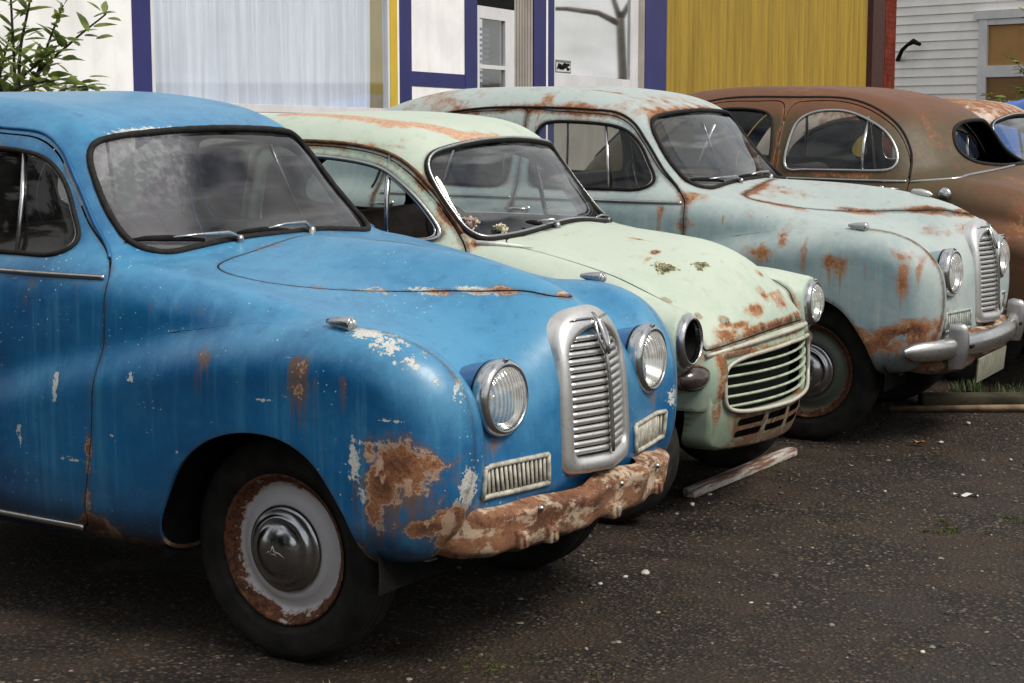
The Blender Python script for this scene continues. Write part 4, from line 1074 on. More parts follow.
class Minor:
    WS = ysym([(0, 1.028), (.3, 1.028), (.5, 1.032), (.570, 1.050), (.592, 1.09), (.594, 1.15), (.588, 1.25), (.566, 1.34), (.52, 1.385), (.40, 1.408), (.2, 1.425), (0, 1.43)])
    RW = ysym([(0, 1.14), (.3, 1.14), (.40, 1.19), (.37, 1.30), (.28, 1.35), (0, 1.36)])
    FW = [(-.69, 1.075), (-.72, 1.12), (-.81, 1.215), (-.90, 1.285), (-.98, 1.33), (-1.15, 1.362), (-1.40, 1.372), (-1.52, 1.355), (-1.55, 1.2), (-1.54, 1.09), (-1.48, 1.06), (-1.2, 1.058), (-.9, 1.058), (-.72, 1.06)]
    BW = [(-1.66, 1.36), (-1.66, 1.2), (-1.67, 1.08), (-1.75, 1.062), (-2.05, 1.07), (-2.22, 1.10), (-2.22, 1.17), (-2.10, 1.29), (-1.95, 1.36), (-1.8, 1.39)]
    FD = [(-.60, .32), (-.575, .55), (-.565, .80), (-.575, 1.0), (-.64, 1.09), (-.76, 1.225), (-.87, 1.32), (-.98, 1.375), (-1.2, 1.41), (-1.52, 1.41), (-1.60, 1.39), (-1.62, 1.2), (-1.63, .8), (-1.60, .5), (-1.56, .32), (-1.2, .32), (-.8, .32)]
    ARCH = [(-.36, .05), (-.35, .3), (-.31, .44), (-.22, .54), (-.08, .59), (.07, .58), (.18, .53), (.25, .47), (.30, .40), (.34, .3), (.36, .05)]
    RARCH = [(-2.50, .05), (-2.49, .3), (-2.42, .42), (-2.28, .49), (-2.1, .49), (-1.96, .42), (-1.89, .3), (-1.88, .05)]
    LID = ysym([(0, -.44), (.30, -.455), (.47, -.50), (.525, -.46), (.53, -.30), (.53, 0), (.525, .22), (.52, .36), (.47, .50), (.3, .56), (0, .57)])
    def __init__(s):
        F = s.F = minor_field(); S = F.mesh()
        def cut(S, poly, plane, cond, grow=0.0):
            x, y, z = S.V.T
            u, v = {'xz': (x, z), 'yz': (y, z), 'yx': (y, x)}[plane]
            return np.maximum(g2(poly, True, u, v) - grow, -cond(x, y, z))
        side = lambda x, y, z: np.abs(y) - .42
        S = S.drop(cut(S, s.ARCH, 'xz', side)); S = S.drop(cut(S, s.RARCH, 'xz', side))
        s.ws, S = S.split(cut(S, s.WS, 'yz', lambda x, y, z: np.minimum(np.minimum(x + 1.2, z - .9), -.452 - .28 * y * y - x)))
        s.rw, S = S.split(cut(S, s.RW, 'yz', lambda x, y, z: -1.9 - x))
        s.glass = {}; s.door = {}
        for nm, poly in (('f', s.FW), ('b', s.BW)):
            for sd in (-1, 1):
                s.glass[nm, sd], S = S.split(cut(S, poly, 'xz', lambda x, y, z, sd=sd: sd * y - .3))
        for sd in (-1, 1):
            c = lambda x, y, z, sd=sd: sd * y - .3
            s.door[sd], S = S.split(cut(S, s.FD, 'xz', c, -.0025)); S = S.drop(cut(S, s.FD, 'xz', c, .0025))
        # the bonnet ends in a lip above the grille panel
        def lid(S, w):
            x, y, z = S.V.T
            lip = .722 - .16 * y * y
            return np.maximum(np.maximum(g2(s.LID, True, y, x) - w, lip - w - z), -(x + .6))
        s.lid, S = S.split(lid(S, -.003)); S = S.drop(lid(S, .003))
        s.body = S
        x, y, z = S.V.T
        S = S.drop(np.maximum(np.maximum(.10 - x, z - .45), np.abs(y) - .64)); x, y, z = S.V.T
        S = s.body = S.drop(np.maximum(np.maximum(.20 - x, np.abs(z - .535) - .115), np.abs(y) - .46)); x, y, z = S.V.T
        s.body_hole = S.drop(np.maximum(np.hypot(y + .675, z - .735) - .088, .2 - x))
    def build(s, root, P, wfn, full=True):
        F = s.F
        sheet_obj('body', s.body_hole if full else s.body, P, root, wfn); sheet_obj('bonnet', s.lid, P, root, wfn, fl=.02)
        for sd in (-1, 1):
            d = sheet_obj('door', s.door[sd], P, root, wfn)
            g = s.glass['f', sd]
            if full and sd < 0: pass          # the near door glass is wound down
            else: mesh_obj('window', g.V - g.N * .006, g.T, MAT['glass'], d, normals=g.N)
            fb = MB()
            for L in loop_pts(g, .02, 3): fb.tube(L, .010, 8, closed=True)
            fb.build('window_frame', MAT['chrome_dull'], d)
            cb = MB(); pts = [F.hit((xx, sd * 1.2, zz), (0, -sd, 0)) for xx, zz in ((-.965, 1.392), (-.945, 1.22), (-.925, 1.058))]
            cb.tube(pts, .011, 8); 
            L = loop_pts(g, .02, 3)[0]; c = L.mean(0); Q = c + (L - c) * .955; Q = Q[Q[:, 0] > -.955]
            k = np.argmax(np.linalg.norm(Q - np.roll(Q, 1, 0), axis=1)); cb.tube(np.roll(Q, -k, 0), .006, 6)
            cb.build('quarter_light_bar', MAT['chrome'], d)
            handle(d, F, -1.50, sd, .98).build('handle', MAT['chrome_dull'], d)
            g = s.glass['b', sd]; w = mesh_obj('rear_quarter_window', g.V - g.N * .006, g.T, MAT['glass'], root, normals=g.N)
            fb = MB()
            for L in loop_pts(g, .02, 3): fb.tube(L, .010, 8, closed=True)
            fb.build('window_frame', MAT['gasket'], w)
        for g, nm in ((s.ws, 'windscreen'), (s.rw, 'rear_window')):
            w = mesh_obj(nm, g.V - g.N * .008, g.T, MAT['screen_streak'], root, normals=g.N)
            gb = MB()
            for L in loop_pts(g, .02, 4, off=.002): gb.tube(L, .014, 8, closed=True)
            gb.build('gasket', MAT['gasket'], w)
            cb = MB()
            for L in loop_pts(g, .02, 4, off=.013):
                c = L.mean(0); cb.tube(c + (L - c) * .994, .0065, 6, closed=True)
            cb.build('chrome_bead', MAT['chrome'], w)
        for sd in (-1, 1):
            gx = [(-.625, 1.085), (-.75, 1.235), (-.86, 1.335), (-.97, 1.39), (-1.2, 1.426), (-1.6, 1.425), (-1.9, 1.39), (-2.12, 1.30)]
            mb = MB(); mb.tube(surf_path(F, [(a, sd * 1.2, b) for a, b in gx], (0, -sd, 0), off=.003), .008, 6); mb.build('gutter', MAT['rust_trim'], root)
        make_wiper(root, F, (-.43, -.17, 1.085), (-.47, -.26, 1.14)); make_wiper(root, F, (-.50, .47, 1.07), (-.44, .16, 1.10))
        interior(root, (-1.35, -2.1), .30, .55, -.32, -.55, .95)
        wm = {'rim': MAT['rim_pale']}
        for sd in (-1, 1):
            make_wheel(root, .0, sd, .585, .285, wm, Rt=.285, wide=.062, Rr=.19); make_wheel(root, -2.18, sd, .585, .285, wm, Rt=.285, wide=.062, Rr=.19)
        mb = MB(); mb.box((-1.3, 0, .40), (3.0, .80, .08)); mb.box((-1.2, 0, .32), (1.5, 1.25, .05)); mb.box((-.05, 0, .58), (.7, .76, .42)); mb.build('floor_pan', MAT['dark'], root)
        make_headlight(root, (.352, .675, .735), Rb=.098, yaw=.03, depth=.07)
        make_headlight(root, (.352, -.675, .735), Rb=.098, yaw=-.02, lens=not full, depth=.06)
        s.front(root, P, wfn, full)
    @staticmethod
    def px(y, z):
        return .520 - .47 * y * y - .05 * ((z - .50) / .2) ** 2 * (.8 if z < .50 else .35)
    def front(s, root, P, wfn, full):
        # grille panel between the wings
        outl = [(0, .712), (.25, .704), (.42, .686), (.51, .664), (.53, .60), (.525, .48), (.515, .38), (.505, .325), (.46, .292), (.25, .272), (0, .268)]
        hole = [(0, .640), (.2, .636), (.36, .620), (.43, .590), (.435, .54), (.41, .468), (.37, .443), (.2, .432), (0, .430)]
        def full_(Pp, n=8):
            Q = catmull(Pp, n, False); return np.concatenate([Q, (Q * [-1, 1])[-2:0:-1]])
        O = full_(outl); tt = np.linspace(0, 2 * np.pi, 12001)[:-1]; sg = lambda u: np.sign(u) * np.abs(u) ** .36
        I = np.stack([.455 * sg(np.cos(tt)), .532 + .104 * sg(np.sin(tt)) + .014 * (np.sin(tt) > 0) * (1 - (sg(np.cos(tt))) ** 2)], 1)
        def even(Q, n=96):
            Q3 = np.concatenate([Q, np.zeros((len(Q), 1))], 1); Q3 = np.concatenate([Q3, Q3[:1]])
            L = np.concatenate([[0], np.cumsum(np.linalg.norm(np.diff(Q3, axis=0), axis=1))]); t = np.linspace(0, L[-1], n + 1)[:-1]
            return np.stack([np.interp(t, L, Q3[:, 0]), np.interp(t, L, Q3[:, 1])], 1)
        c = np.array([0, .53])
        ang = np.linspace(0, 2 * np.pi, 289)[:-1]
        def radial(Q):
            Q = np.concatenate([Q, Q[:1]]); a = np.unwrap(np.arctan2(Q[:, 1] - c[1], Q[:, 0] - c[0])); r = np.hypot(Q[:, 0] - c[0], Q[:, 1] - c[1])
            if a[-1] < a[0]: a = a[::-1]; r = r[::-1]
            aa = np.concatenate([a - 2 * np.pi, a, a + 2 * np.pi]); rr = np.concatenate([r, r, r]); o = np.argsort(aa)
            return np.interp(ang, aa[o], rr[o])
        ro, ri = radial(O), radial(I)
        V = []; T = []; k = len(ang)
        ts = [0, .0, .05] + [.05 + .9 * i / 26 for i in range(1, 27)] + [1.0, 1.0]; dx = [-.10, -.014, 0] + [0] * 26 + [-.004, -.03]
        rows = []
        for t, d in zip(ts, dx):
            r = ro * (1 - t) + ri * t; y = c[0] + r * np.cos(ang); z = c[1] + r * np.sin(ang)
            dent = .006 * np.sin(y * 9 + 1) * np.clip((.45 - z) / .1, 0, 1)
            rows.append(np.stack([np.array([s.px(a, b) for a, b in zip(y, z)]) + d + dent, y, z], 1))
        V = np.concatenate(rows)
        for i in range(len(ts) - 1):
            j = np.arange(k); j2 = (j + 1) % k
            T += [np.stack([i * k + j, i * k + j2, (i + 1) * k + j2], 1), np.stack([i * k + j, (i + 1) * k + j2, (i + 1) * k + j], 1)]
        T = np.concatenate(T)
        N = np.tile(np.array([1.0, 0, 0]), (len(V), 1))
        # slots pressed under the grille are cut out
        Sh = Sheet(V, T, N)
        for (a, b) in ((-.36, -.20), (-.165, -.02), (.02, .165), (.20, .36)):
            for z0 in (.385, .338):
                y, z = Sh.V[:, 1], Sh.V[:, 2]
                Sh = Sh.drop(np.maximum(poly_sdf(np.array([(a, z0 - .010), (a + .006, z0 - .014), (b - .006, z0 - .013), (b, z0 - .009), (b + .003, z0 + .012), (b - .004, z0 + .015), (a + .006, z0 + .013), (a, z0 + .008)]), y, z), -(Sh.V[:, 0] - .2)))
        at = wfn(Sh.V, Sh.N); at.pop('edge_mask', 0); at['edge'] = edge_field(Sh.V, [Sh.V[L] for L in Sh.loops()], .03)
        g = mesh_obj('grille_panel', Sh.V, Sh.T, MAT['mint_rough'], root, attrs=at)
        bb = MB(); Q = np.stack([(ri + .006) * np.cos(ang), c[1] + (ri + .006) * np.sin(ang)], 1)
        Q = np.array(smooth_loop(np.concatenate([Q, np.zeros((len(Q), 1))], 1), 4))[:, :2]
        bb.tube([(s.px(a, b) + .010, a, b) for a, b in Q], .0085, 8, closed=True); bb.build('grille_surround', MAT['bead'], g)
        hb = spl([p[1] for p in hole[::-1]], [p[0] for p in hole[::-1]])
        sb = MB()
        for i in range(5):
            z = .455 + i * .0385
            w = (.43, .447, .449, .447, .43)[i]
            ys = np.linspace(-w, w, 15)
            top = [(s.px(a, z) - .010, a, z + .006) for a in ys]; mid = [(s.px(a, z) - .002, a, z + .001) for a in ys]; bot = [(s.px(a, z) - .010, a, z - .006) for a in ys]; bk = [(s.px(a, z) - .020, a, z + .001) for a in ys]
            sb.grid([bk, top, mid, bot, bk], flip=True)
        sb.build('slat_panel', MAT['slat_mint'], g)
        k = MB(); k.grid([[(s.px(a, b) - .075, a, b) for a in np.linspace(-.47, .47, 12)] for b in np.linspace(.29, .66, 6)], flip=True); k.build('grille_back', MAT['dark'], g)
        # moulding along the top of the panel
        lb = MB(); ys = np.linspace(-.53, .53, 25)
        lb.tube([(s.px(a, .7) + .008, a, .702 - .15 * a * a) for a in ys], .010, 8, flat=1.0); lb.build('moulding', MAT['bead'], root)
        # side lamps hanging below the headlights
        for sd in (-1, 1):
            M = Matrix.Translation((.36, sd * .605, .585)) @ Matrix.Rotation(sd * .35, 4, 'Z')
            ob = MB()
            ob.lathe([(-.12, .05), (-.03, .062), (.0, .064), (.006, .058)], 24, M @ Matrix.Diagonal((1, 1.45, .78, 1))); o = ob.build('side_lamp', MAT['rust_trim'], root)
            lb = MB(); lb.lathe([(.004, .056), (.02, .048), (.034, .028), (.038, 0)], 24, M @ Matrix.Diagonal((1, 1.45, .78, 1))); lb.build('lens', MAT['dark_lens'], o)

MAT['rust_trim'] = simple('rusted_trim', (.10, .045, .02), .85, var=.7, scale=26, bump=.3)
MAT['bead'] = chrome('rust_specked_bead', .36, (.60, .58, .50), .45, .8, .35)
MAT['dark_lens'] = simple('dirty_lamp_glass', (.05, .035, .03), .25, var=.5, scale=20, coat=.5)
MINT = car_paint('mint_green_paint', (.35, .465, .385), (.28, .395, .32), (.50, .56, .48), (.68, .68, .60), rough=.44, stain=(.36, .17, .07), edge=(.42, .24, .11), spec=.4, speck=.8, chalk=.9, edgew=1.2)
MAT['mint_rough'] = car_paint('chipped_mint_paint', (.37, .50, .37), (.27, .40, .29), (.50, .56, .45), (.60, .60, .50), rough=.5, stain=(.28, .13, .05), edge=(.24, .12, .06), spec=.4, rustk=1.0, chalk=1.0, edgew=1.3)
MAT['slat_mint'] = simple('pale_mint_slat', (.34, .41, .31), .5, var=.25, scale=22)
MIN = Minor()
def wear_mint(V, N):
    rust = [(.43, -.18, .80, .03, .06, .022, .70), (.384, -.365, .77, .025, .022, .025, .85), (.425, -.31, .755, .03, .06, .014, .7), (.418, -.06, .85, .035, .03, .05, .60), (.455, .05, .80, .03, .06, .03, .66), (.38, .22, .86, .08, .012, .02, .66), (.27, .37, .90, .10, .012, .02, .62), (.36, .05, .91, .03, .03, .02, .62), (.489, 0, .735, .05, .5, .014, .78),
            (.039, -.247, 1.013, .014, .018, .014, .95), (.204, -.502, .859, .02, .02, .012, .8), (.307, -.445, .798, .016, .016, .014, .85), (.20, .05, 1.0, .02, .03, .02, .5), (.27, -.12, .973, .012, .012, .012, .6), (.33, -.60, .64, .03, .10, .03, .7), (.53, 0, .69, .05, .5, .016, .60), (.42, -.49, .5, .03, .02, .3, .62), (.42, .50, .55, .03, .03, .2, .55), (.45, 0, .285, .1, .5, .025, .78), (.48, -.1, .36, .06, .4, .05, .52), (.48, .2, .42, .06, .12, .02, .5), (.46, -.40, .40, .05, .06, .05, .55), (.49, -.2, .655, .05, .25, .02, .6),
            (-.70, -.60, 1.15, .03, .04, .05, .6), (-.80, -.58, 1.28, .03, .03, .05, .5), (-1.2, -.57, 1.42, .4, .02, .012, .5), (-.55, -.57, 1.04, .05, .05, .02, .6), (.44, .3, .80, .04, .05, .02, .6), (.40, -.42, .735, .04, .06, .02, .72), (-.35, 0, 1.065, .02, .4, .008, .42), (-.06, -.16, 1.05, .15, .008, .01, .5), (-.95, -.52, 1.44, .04, .02, .02, .5)]
    chip = [(.40, .10, .87, .06, .06, .05, .60), (.44, -.05, .82, .05, .15, .04, .62), (.35, -.2, .90, .08, .12, .04, .52), (.1, .1, .98, .25, .2, .06, .30), (-.1, -.1, 1.03, .3, .3, .06, .28), (.3, 0, .93, .15, .3, .06, .36), (.46, 0, .55, .1, .5, .2, .34), (.16, -.25, .98, .06, .06, .02, .5)]
    streak = [(.039, -.247, 1.0, .15, .012, .9), (.42, .05, .85, .12, .06, .8), (.384, -.365, .77, .06, .02, .8)]
    A = wear(V, N, rust, chip, streak); A['fade'] += .15
    A['edge_mask'] = 1 - .85 * ((V[:, 2] > .84) & (V[:, 2] < 1.08) & (V[:, 0] > -.5) & (V[:, 0] < .36) & (np.abs(V[:, 1]) > .25))
    # a long orange graze along the roof
    x, y, z = V.T
    for (xa, ya, xb, yb, w, s_) in ((-1.60, -.38, -1.0, -.43, .035, .9), (-1.05, -.44, -.80, -.20, .04, 1.0), (-.85, -.26, -.80, .05, .03, .8)):
        t = np.clip(((x - xa) * (xb - xa) + (y - ya) * (yb - ya)) / ((xb - xa) ** 2 + (yb - ya) ** 2), 0, 1)
        d = np.hypot(x - xa - t * (xb - xa), y - ya - t * (yb - ya)) / w
        A['graze'] = np.maximum(A.get('graze', 0), s_ * np.clip(1.35 - .6 * d, 0, 1) * (z > 1.40))
    return A
mint = empty('vintage_car', 'small mint green saloon with one empty headlight, between the blue and pale cars', 'car', G_CARS, (-.10, 1.93, 0), R(4.0))
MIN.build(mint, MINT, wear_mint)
PINK = car_paint('pinkish_white_paint', (.50, .43, .38), (.40, .34, .30), (.58, .52, .46), (.6, .58, .5), rough=.5, stain=(.3, .13, .06), edge=(.3, .13, .06))
def wear_pink(V, N):
    A = wear(V, N, [(-1.4, 0, 1.5, .9, .8, .18, .66), (-.7, 0, 1.45, .2, .5, .1, .6)])
    return A
pink = empty('vintage_car', 'rusty-roofed small saloon whose windscreen shows beyond the brown fastback', 'car', G_CARS, (.20, 8.05, 0), R(2))
MIN.build(pink, PINK, wear_pink, False)

# ------------------------------------------------------------------ brown fastback, nose to the wall; local x points to its nose
def brown_field(h=0.0145):
    tub_side = Prof([(-.78, .55), (-.76, .70), (-.68, .86), (-.50, .99), (-.28, 1.08), (.0, 1.13), (.5, 1.14), (1.5, 1.13), (2.3, 1.10), (2.9, 1.02), (3.3, .85), (3.42, .62), (3.38, .42), (3.1, .32), (1.5, .29), (.4, .29), (-.3, .33), (-.68, .42)])
    tub_w = spl([-.8, -.5, 0, .6, 1.5, 2.3, 3.0, 3.4], [.56, .68, .79, .83, .84, .81, .72, .56])
    tub_z = spl([.28, .5, .8, 1.0, 1.14, 1.3], [-.03, 0, 0, -.012, -.04, -.09])
    cab_side = Prof([(-.45, .95), (-.20, 1.10), (-.02, 1.225), (.12, 1.37), (.28, 1.49), (.50, 1.565), (.80, 1.613), (1.20, 1.632), (1.6, 1.625), (1.95, 1.57), (2.15, 1.47), (2.35, 1.28), (2.5, 1.08), (2.2, .8), (.8, .8), (-.1, .8)])
    cab_w = spl([.8, 1.0, 1.12, 1.3, 1.45, 1.55, 1.65], [.83, .81, .79, .735, .665, .60, .53])
    cab_t = spl([-.5, -.2, .1, .4, .8, 1.6, 2.4], [-.20, -.14, -.08, -.03, 0, 0, -.05])
    rf = Prof([(.62, .5), (.52, .72), (.3, .86), (.0, .91), (-.35, .86), (-.62, .72), (-.74, .52), (-.66, .36), (-.1, .30), (.58, .30)])
    ff = Prof([(2.1, .45), (2.3, .75), (2.6, .93), (3.0, .94), (3.3, .82), (3.42, .6), (3.3, .4), (2.9, .34), (2.2, .3)])
    def fun(x, y, z):
        tub = rmax(.13, tub_side(x - .12 * y * y * (x < 0), z), y - (tub_w(x) + tub_z(z)))
        cab = rmax(.17, cab_side(x - .85 * y * y * np.clip((1.0 - x) / .8, 0, 1), z), y - (cab_w(z) + cab_t(x)))
        f = smin(tub, cab, .06)
        f = smin(f, rmax(.12, rf(x, z) + 0 * y, y - .85, .45 - y), .04)
        f = smin(f, rmax(.12, ff(x, z) + 0 * y, y - .85, .45 - y), .05)
        return f
    return Field(fun, (-.9, 0, .2), (3.55, .95, 1.72), h)
OLIVE = car_paint('olive_brown_paint', (.088, .066, .032), (.062, .048, .024), (.140, .056, .029), (.22, .12, .08), chalk=.5, edgew=.5, rough=.46, stain=(.20, .075, .03), edge=(.17, .07, .035), spec=.3, speck=.35)
def wear_brown(V, N):
    x, y, z = V.T
    A = wear(V, N, [(-.35, .3, 1.15, .3, .5, .2, .34), (-.4, .7, .85, .25, .3, .2, .50), (1.2, 0, 1.6, 1.2, .6, .06, .34), (.1, .5, 1.35, .2, .3, .15, .36), (1.13, .80, 1.3, .02, .2, .3, .5), (.7, .78, 1.15, .3, .1, .03, .5)],
             [], [(-.3, .7, 1.0, .3, .03, .6), (-.5, .6, .95, .3, .03, .7), (.0, .7, 1.0, .2, .01, .6)])
    A['fade'] = N[:, 2].clip(0, 1) * .1 + .62 * np.clip((z - 1.40) / .16, 0, 1) + .42 * np.clip((.15 - x) / .4, 0, 1)
    return A
class Fastback:
    W1 = [(1.062, 1.165), (1.066, 1.33), (1.035, 1.44), (.96, 1.485), (.778, 1.497), (.62, 1.45), (.49, 1.37), (.412, 1.245), (.42, 1.185), (.48, 1.17), (.7, 1.166), (.95, 1.163)]
    W2 = [(1.19, 1.165), (1.19, 1.40), (1.22, 1.47), (1.35, 1.50), (1.6, 1.49), (1.78, 1.42), (1.93, 1.27), (1.98, 1.19), (1.93, 1.167), (1.5, 1.163)]
    D1 = [(1.125, .33), (1.125, .8), (1.125, 1.2), (1.12, 1.46), (1.09, 1.535), (1.0, 1.552), (.78, 1.545), (.60, 1.49), (.46, 1.40), (.37, 1.27), (.33, 1.14), (.33, 1.0), (.42, .9), (.58, .72), (.66, .5), (.68, .33), (.9, .33)]
    D2 = [(1.135, .33), (1.135, .8), (1.135, 1.2), (1.135, 1.48), (1.17, 1.54), (1.35, 1.548), (1.6, 1.535), (1.82, 1.46), (1.98, 1.33), (2.1, 1.15), (2.12, .9), (2.12, .33), (1.6, .33)]
    RW = [(-.40, 1.28), (-.38, 1.22), (-.28, 1.195), (0, 1.19), (.28, 1.195), (.38, 1.22), (.40, 1.28), (.34, 1.375), (.22, 1.425), (0, 1.44), (-.22, 1.425), (-.34, 1.375)]
    WS = ysym([(0, 1.19), (.4, 1.18), (.58, 1.19), (.57, 1.3), (.5, 1.45), (.4, 1.49), (0, 1.51)])
    RA = [(.36, .05), (.35, .3), (.28, .46), (.14, .56), (0, .585), (-.14, .56), (-.28, .46), (-.35, .3), (-.36, .05)]
    FA = [(a + 2.55, b) for a, b in RA]
    def __init__(s):
        F = s.F = brown_field(); S = F.mesh()
        def cut(S, poly, plane, cond, grow=0.0):
            x, y, z = S.V.T
            u, v = {'xz': (x, z), 'yz': (y, z)}[plane]
            return np.maximum(g2(poly, True, u, v) - grow, -cond(x, y, z))
        for q in (s.RA, s.FA): S = S.drop(cut(S, q, 'xz', lambda x, y, z: np.abs(y) - .45))
        s.rw, S = S.split(cut(S, s.RW, 'yz', lambda x, y, z: .5 - x)); s.ws, S = S.split(cut(S, s.WS, 'yz', lambda x, y, z: np.minimum(x - 1.7, z - 1.0)))
        s.g = {}; s.d = {}
        for nm, poly in (('w1', s.W1), ('w2', s.W2)):
            for sd in (1, -1): s.g[nm, sd], S = S.split(cut(S, poly, 'xz', lambda x, y, z, sd=sd: sd * y - .3))
        for nm, poly in (('w1', s.D1), ('w2', s.D2)):
            for sd in (1, -1):
                c = lambda x, y, z, sd=sd: sd * y - .3
                s.d[nm, sd], S = S.split(cut(S, poly, 'xz', c, -.003)); S = S.drop(cut(S, poly, 'xz', c, .003))
        s.body = S
    def build(s, root, P, wfn):
        F = s.F
        sheet_obj('body', s.body, P, root, wfn)
        for nm in ('w1', 'w2'):
            for sd in (1, -1):
                d = sheet_obj('door', s.d[nm, sd], P, root, wfn); g = s.g[nm, sd]
                mesh_obj('window', g.V - g.N * .006, g.T, MAT['glass'], d, normals=g.N)
                fb = MB()
                for L in loop_pts(g, .02, 3, off=.001): fb.tube(L, .009, 8, closed=True)
                fb.build('window_frame', MAT['chrome_dull'] if nm == 'w1' else MAT['gasket'], d)
                xb = (.62, .60) if nm == 'w1' else (1.55, 1.62)
                bb = MB(); bb.tube([F.hit((xb[0], sd * 1.2, 1.465 if nm == 'w1' else 1.49), (0, -sd, 0)), F.hit((sum(xb) / 2, sd * 1.2, 1.32), (0, -sd, 0)), F.hit((xb[1], sd * 1.2, 1.168), (0, -sd, 0))], .010, 8); bb.build('quarter_light_bar', MAT['chrome'], d)
                x0, x1 = (.34, 1.12) if nm == 'w1' else (1.14, 2.1)
                tb = MB(); tb.tube(surf_path(F, [(a, sd * 1.2, 1.112) for a in np.linspace(x0, x1, 8)], (0, -sd, 0), off=.002), .009, 8); tb.build('trim_strip', MAT['chrome_dull'], d)
                handle(d, F, .47 if nm == 'w1' else 1.3, sd, 1.07).build('handle', MAT['chrome'], d)
        # belt moulding sweeping round under the rear window
        mb = MB(); pts = []
        for t in np.linspace(-1, 1, 41):
            a = abs(t); y = t * .80; z = 1.110 + .085 * (1 - a) ** .8
            h = F.hit((-1.2, y * .98, z + 0), (1, 0, 0)) if a < .86 else F.hit((.32 - (1 - a) * 1.2, np.sign(t) * 1.3, z), (0, -np.sign(t), 0))
            if h is not None: pts.append(h)
        P3 = smooth_loop(np.array(pts), 3, False)
        mb.tube(P3, .010, 8); mb.build('trim_strip', MAT['chrome_dull'], root)
        gb = MB()
        for L in loop_pts(s.rw, .02, 4): gb.tube(L, .012, 8, closed=True)
        gb.build('rear_window_opening', MAT['gasket'], root)
        w = mesh_obj('windscreen', s.ws.V - s.ws.N * .008, s.ws.T, MAT['screen'], root, normals=s.ws.N)
        gb = MB()
        for L in loop_pts(s.ws, .02, 4): gb.tube(L, .014, 8, closed=True)
        gb.build('gasket', MAT['gasket'], w)
        for sd in (1, -1):
            gx = [(.33, 1.13), (.36, 1.28), (.45, 1.415), (.60, 1.51), (.78, 1.563), (1.1, 1.572), (1.6, 1.555), (1.85, 1.475), (2.02, 1.34), (2.14, 1.15)]
            mb = MB(); mb.tube(surf_path(F, [(a, sd * 1.2, b) for a, b in gx], (0, -sd, 0), off=.002), .007, 6); mb.build('gutter', MAT['gasket'], root)
        h = F.hit((.10, 1.2, 1.05), (0, -1, 0)); M = Matrix.Translation(h) @ axle_matrix(1)
        mb = MB(); mb.lathe([(-.02, .03), (.012, .030), (.022, .040), (.034, .038), (.044, .026), (.048, 0)], 24, M); mb.build('fuel_cap', MAT['chrome'], root)
        for sd in (1, -1):
            h = F.hit((-1.5, sd * .60, .80), (1, 0, 0)); n = F.nrm(h[None])[0]
            M = Matrix.Translation(h) @ Vector(n).to_track_quat('X', 'Z').to_matrix().to_4x4()
            mb = MB(); mb.lathe([(-.01, .055), (.012, .055), (.016, .05)], 24, M @ Matrix.Diagonal((1, .8, 1.3, 1))); o = mb.build('tail_light', MAT['chrome_dull'], root)
            lb = MB(); lb.lathe([(.012, .048), (.03, .03), (.036, 0)], 24, M @ Matrix.Diagonal((1, .8, 1.3, 1))); lb.build('lens', MAT['red_lens'], o)
        mb = MB(); ys = np.linspace(-.78, .78, 17); mb.tube([(-.86 + .16 * abs(q / .78) ** 3, q, .46) for q in ys], .05, 12); mb.build('bumper', MAT['chrome_dull'], root)
        wm = {'rim': MAT['rim_pale']}
        for sd in (1, -1):
            make_wheel(root, 0, sd, .64, .335, wm); make_wheel(root, 2.55, sd, .64, .335, wm)
        mb = MB(); mb.box((1.3, 0, .42), (3.6, .86, .08)); mb.box((1.28, 0, .335), (1.6, 1.4, .06)); mb.build('floor_pan', MAT['dark'], root)
        for x in (.55, 1.45):
            sb = MB(); sb.box((x + .25, 0, .62), (.5, 1.1, .2), bev=.06); o = sb.build('seat', MAT['seat'], root)
            bb = MB(); bb.box((x - .02, 0, .9), (.16, 1.1, .5), M=Matrix.Rotation(R(-12), 3, 'Y'), bev=.06); bb.build('backrest', MAT['seat'], o)
MAT['red_lens'] = simple('red_lamp_glass', (.22, .03, .025), .2, var=.3, coat=.5)
brown = empty('vintage_car', 'olive and rust-brown fastback saloon parked nose to the wall, rear window missing', 'car', G_CARS, (0, 5.97, 0), R(180))
Fastback().build(brown, OLIVE, wear_brown)
# ------------------------------------------------------------------ blue car's rusted apron, pale car's bumper, plate and ornament
def apron_mat(name, tone):
    m, nt, b = nt_new(name); g = NT(nt); v = g.obj()
    n1 = g.noise(v, 6, 9, .7, .2); n2 = g.noise(v, 30, 7, .7); n3 = g.noise(v, 120, 4, .6); n4 = g.noise(g.map(v, (1.4, 1, 2.2), (3, 1, 2)), 7, 8, .72)
    z = g.n('ShaderNodeSeparateXYZ'); g.link(v, z.inputs[0])
    col = g.mix(g.ramp(n1, .38, .60), (.095, .036, .018), (.25, .11, .052))
    col = g.mix(g.math('MULTIPLY', g.ramp(n4, .49, .57), tone), col, (.50, .40, .29))
    col = g.mix(g.math('MULTIPLY', g.ramp(g.noise(v, 9, 7, .7), .58, .66), .8), col, (.20, .21, .19))
    col = g.mix(g.ramp(n2, .52, .64), col, (.075, .026, .014))
    col = g.mix(g.math('MULTIPLY', g.ramp(n3, .55, .7), .5), col, (.50, .30, .18))
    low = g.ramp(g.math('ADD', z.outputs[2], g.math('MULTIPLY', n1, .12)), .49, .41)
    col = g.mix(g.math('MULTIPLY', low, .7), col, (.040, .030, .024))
    g.link(col, b.inputs['Base Color']); b.inputs['Roughness'].default_value = .8
    g.link(g.bump(g.math('ADD', n2, g.math('MULTIPLY', n3, .4)), .28, .003), b.inputs['Normal'])
    return m
MAT['apron'] = apron_mat('flaking_rust', .85)
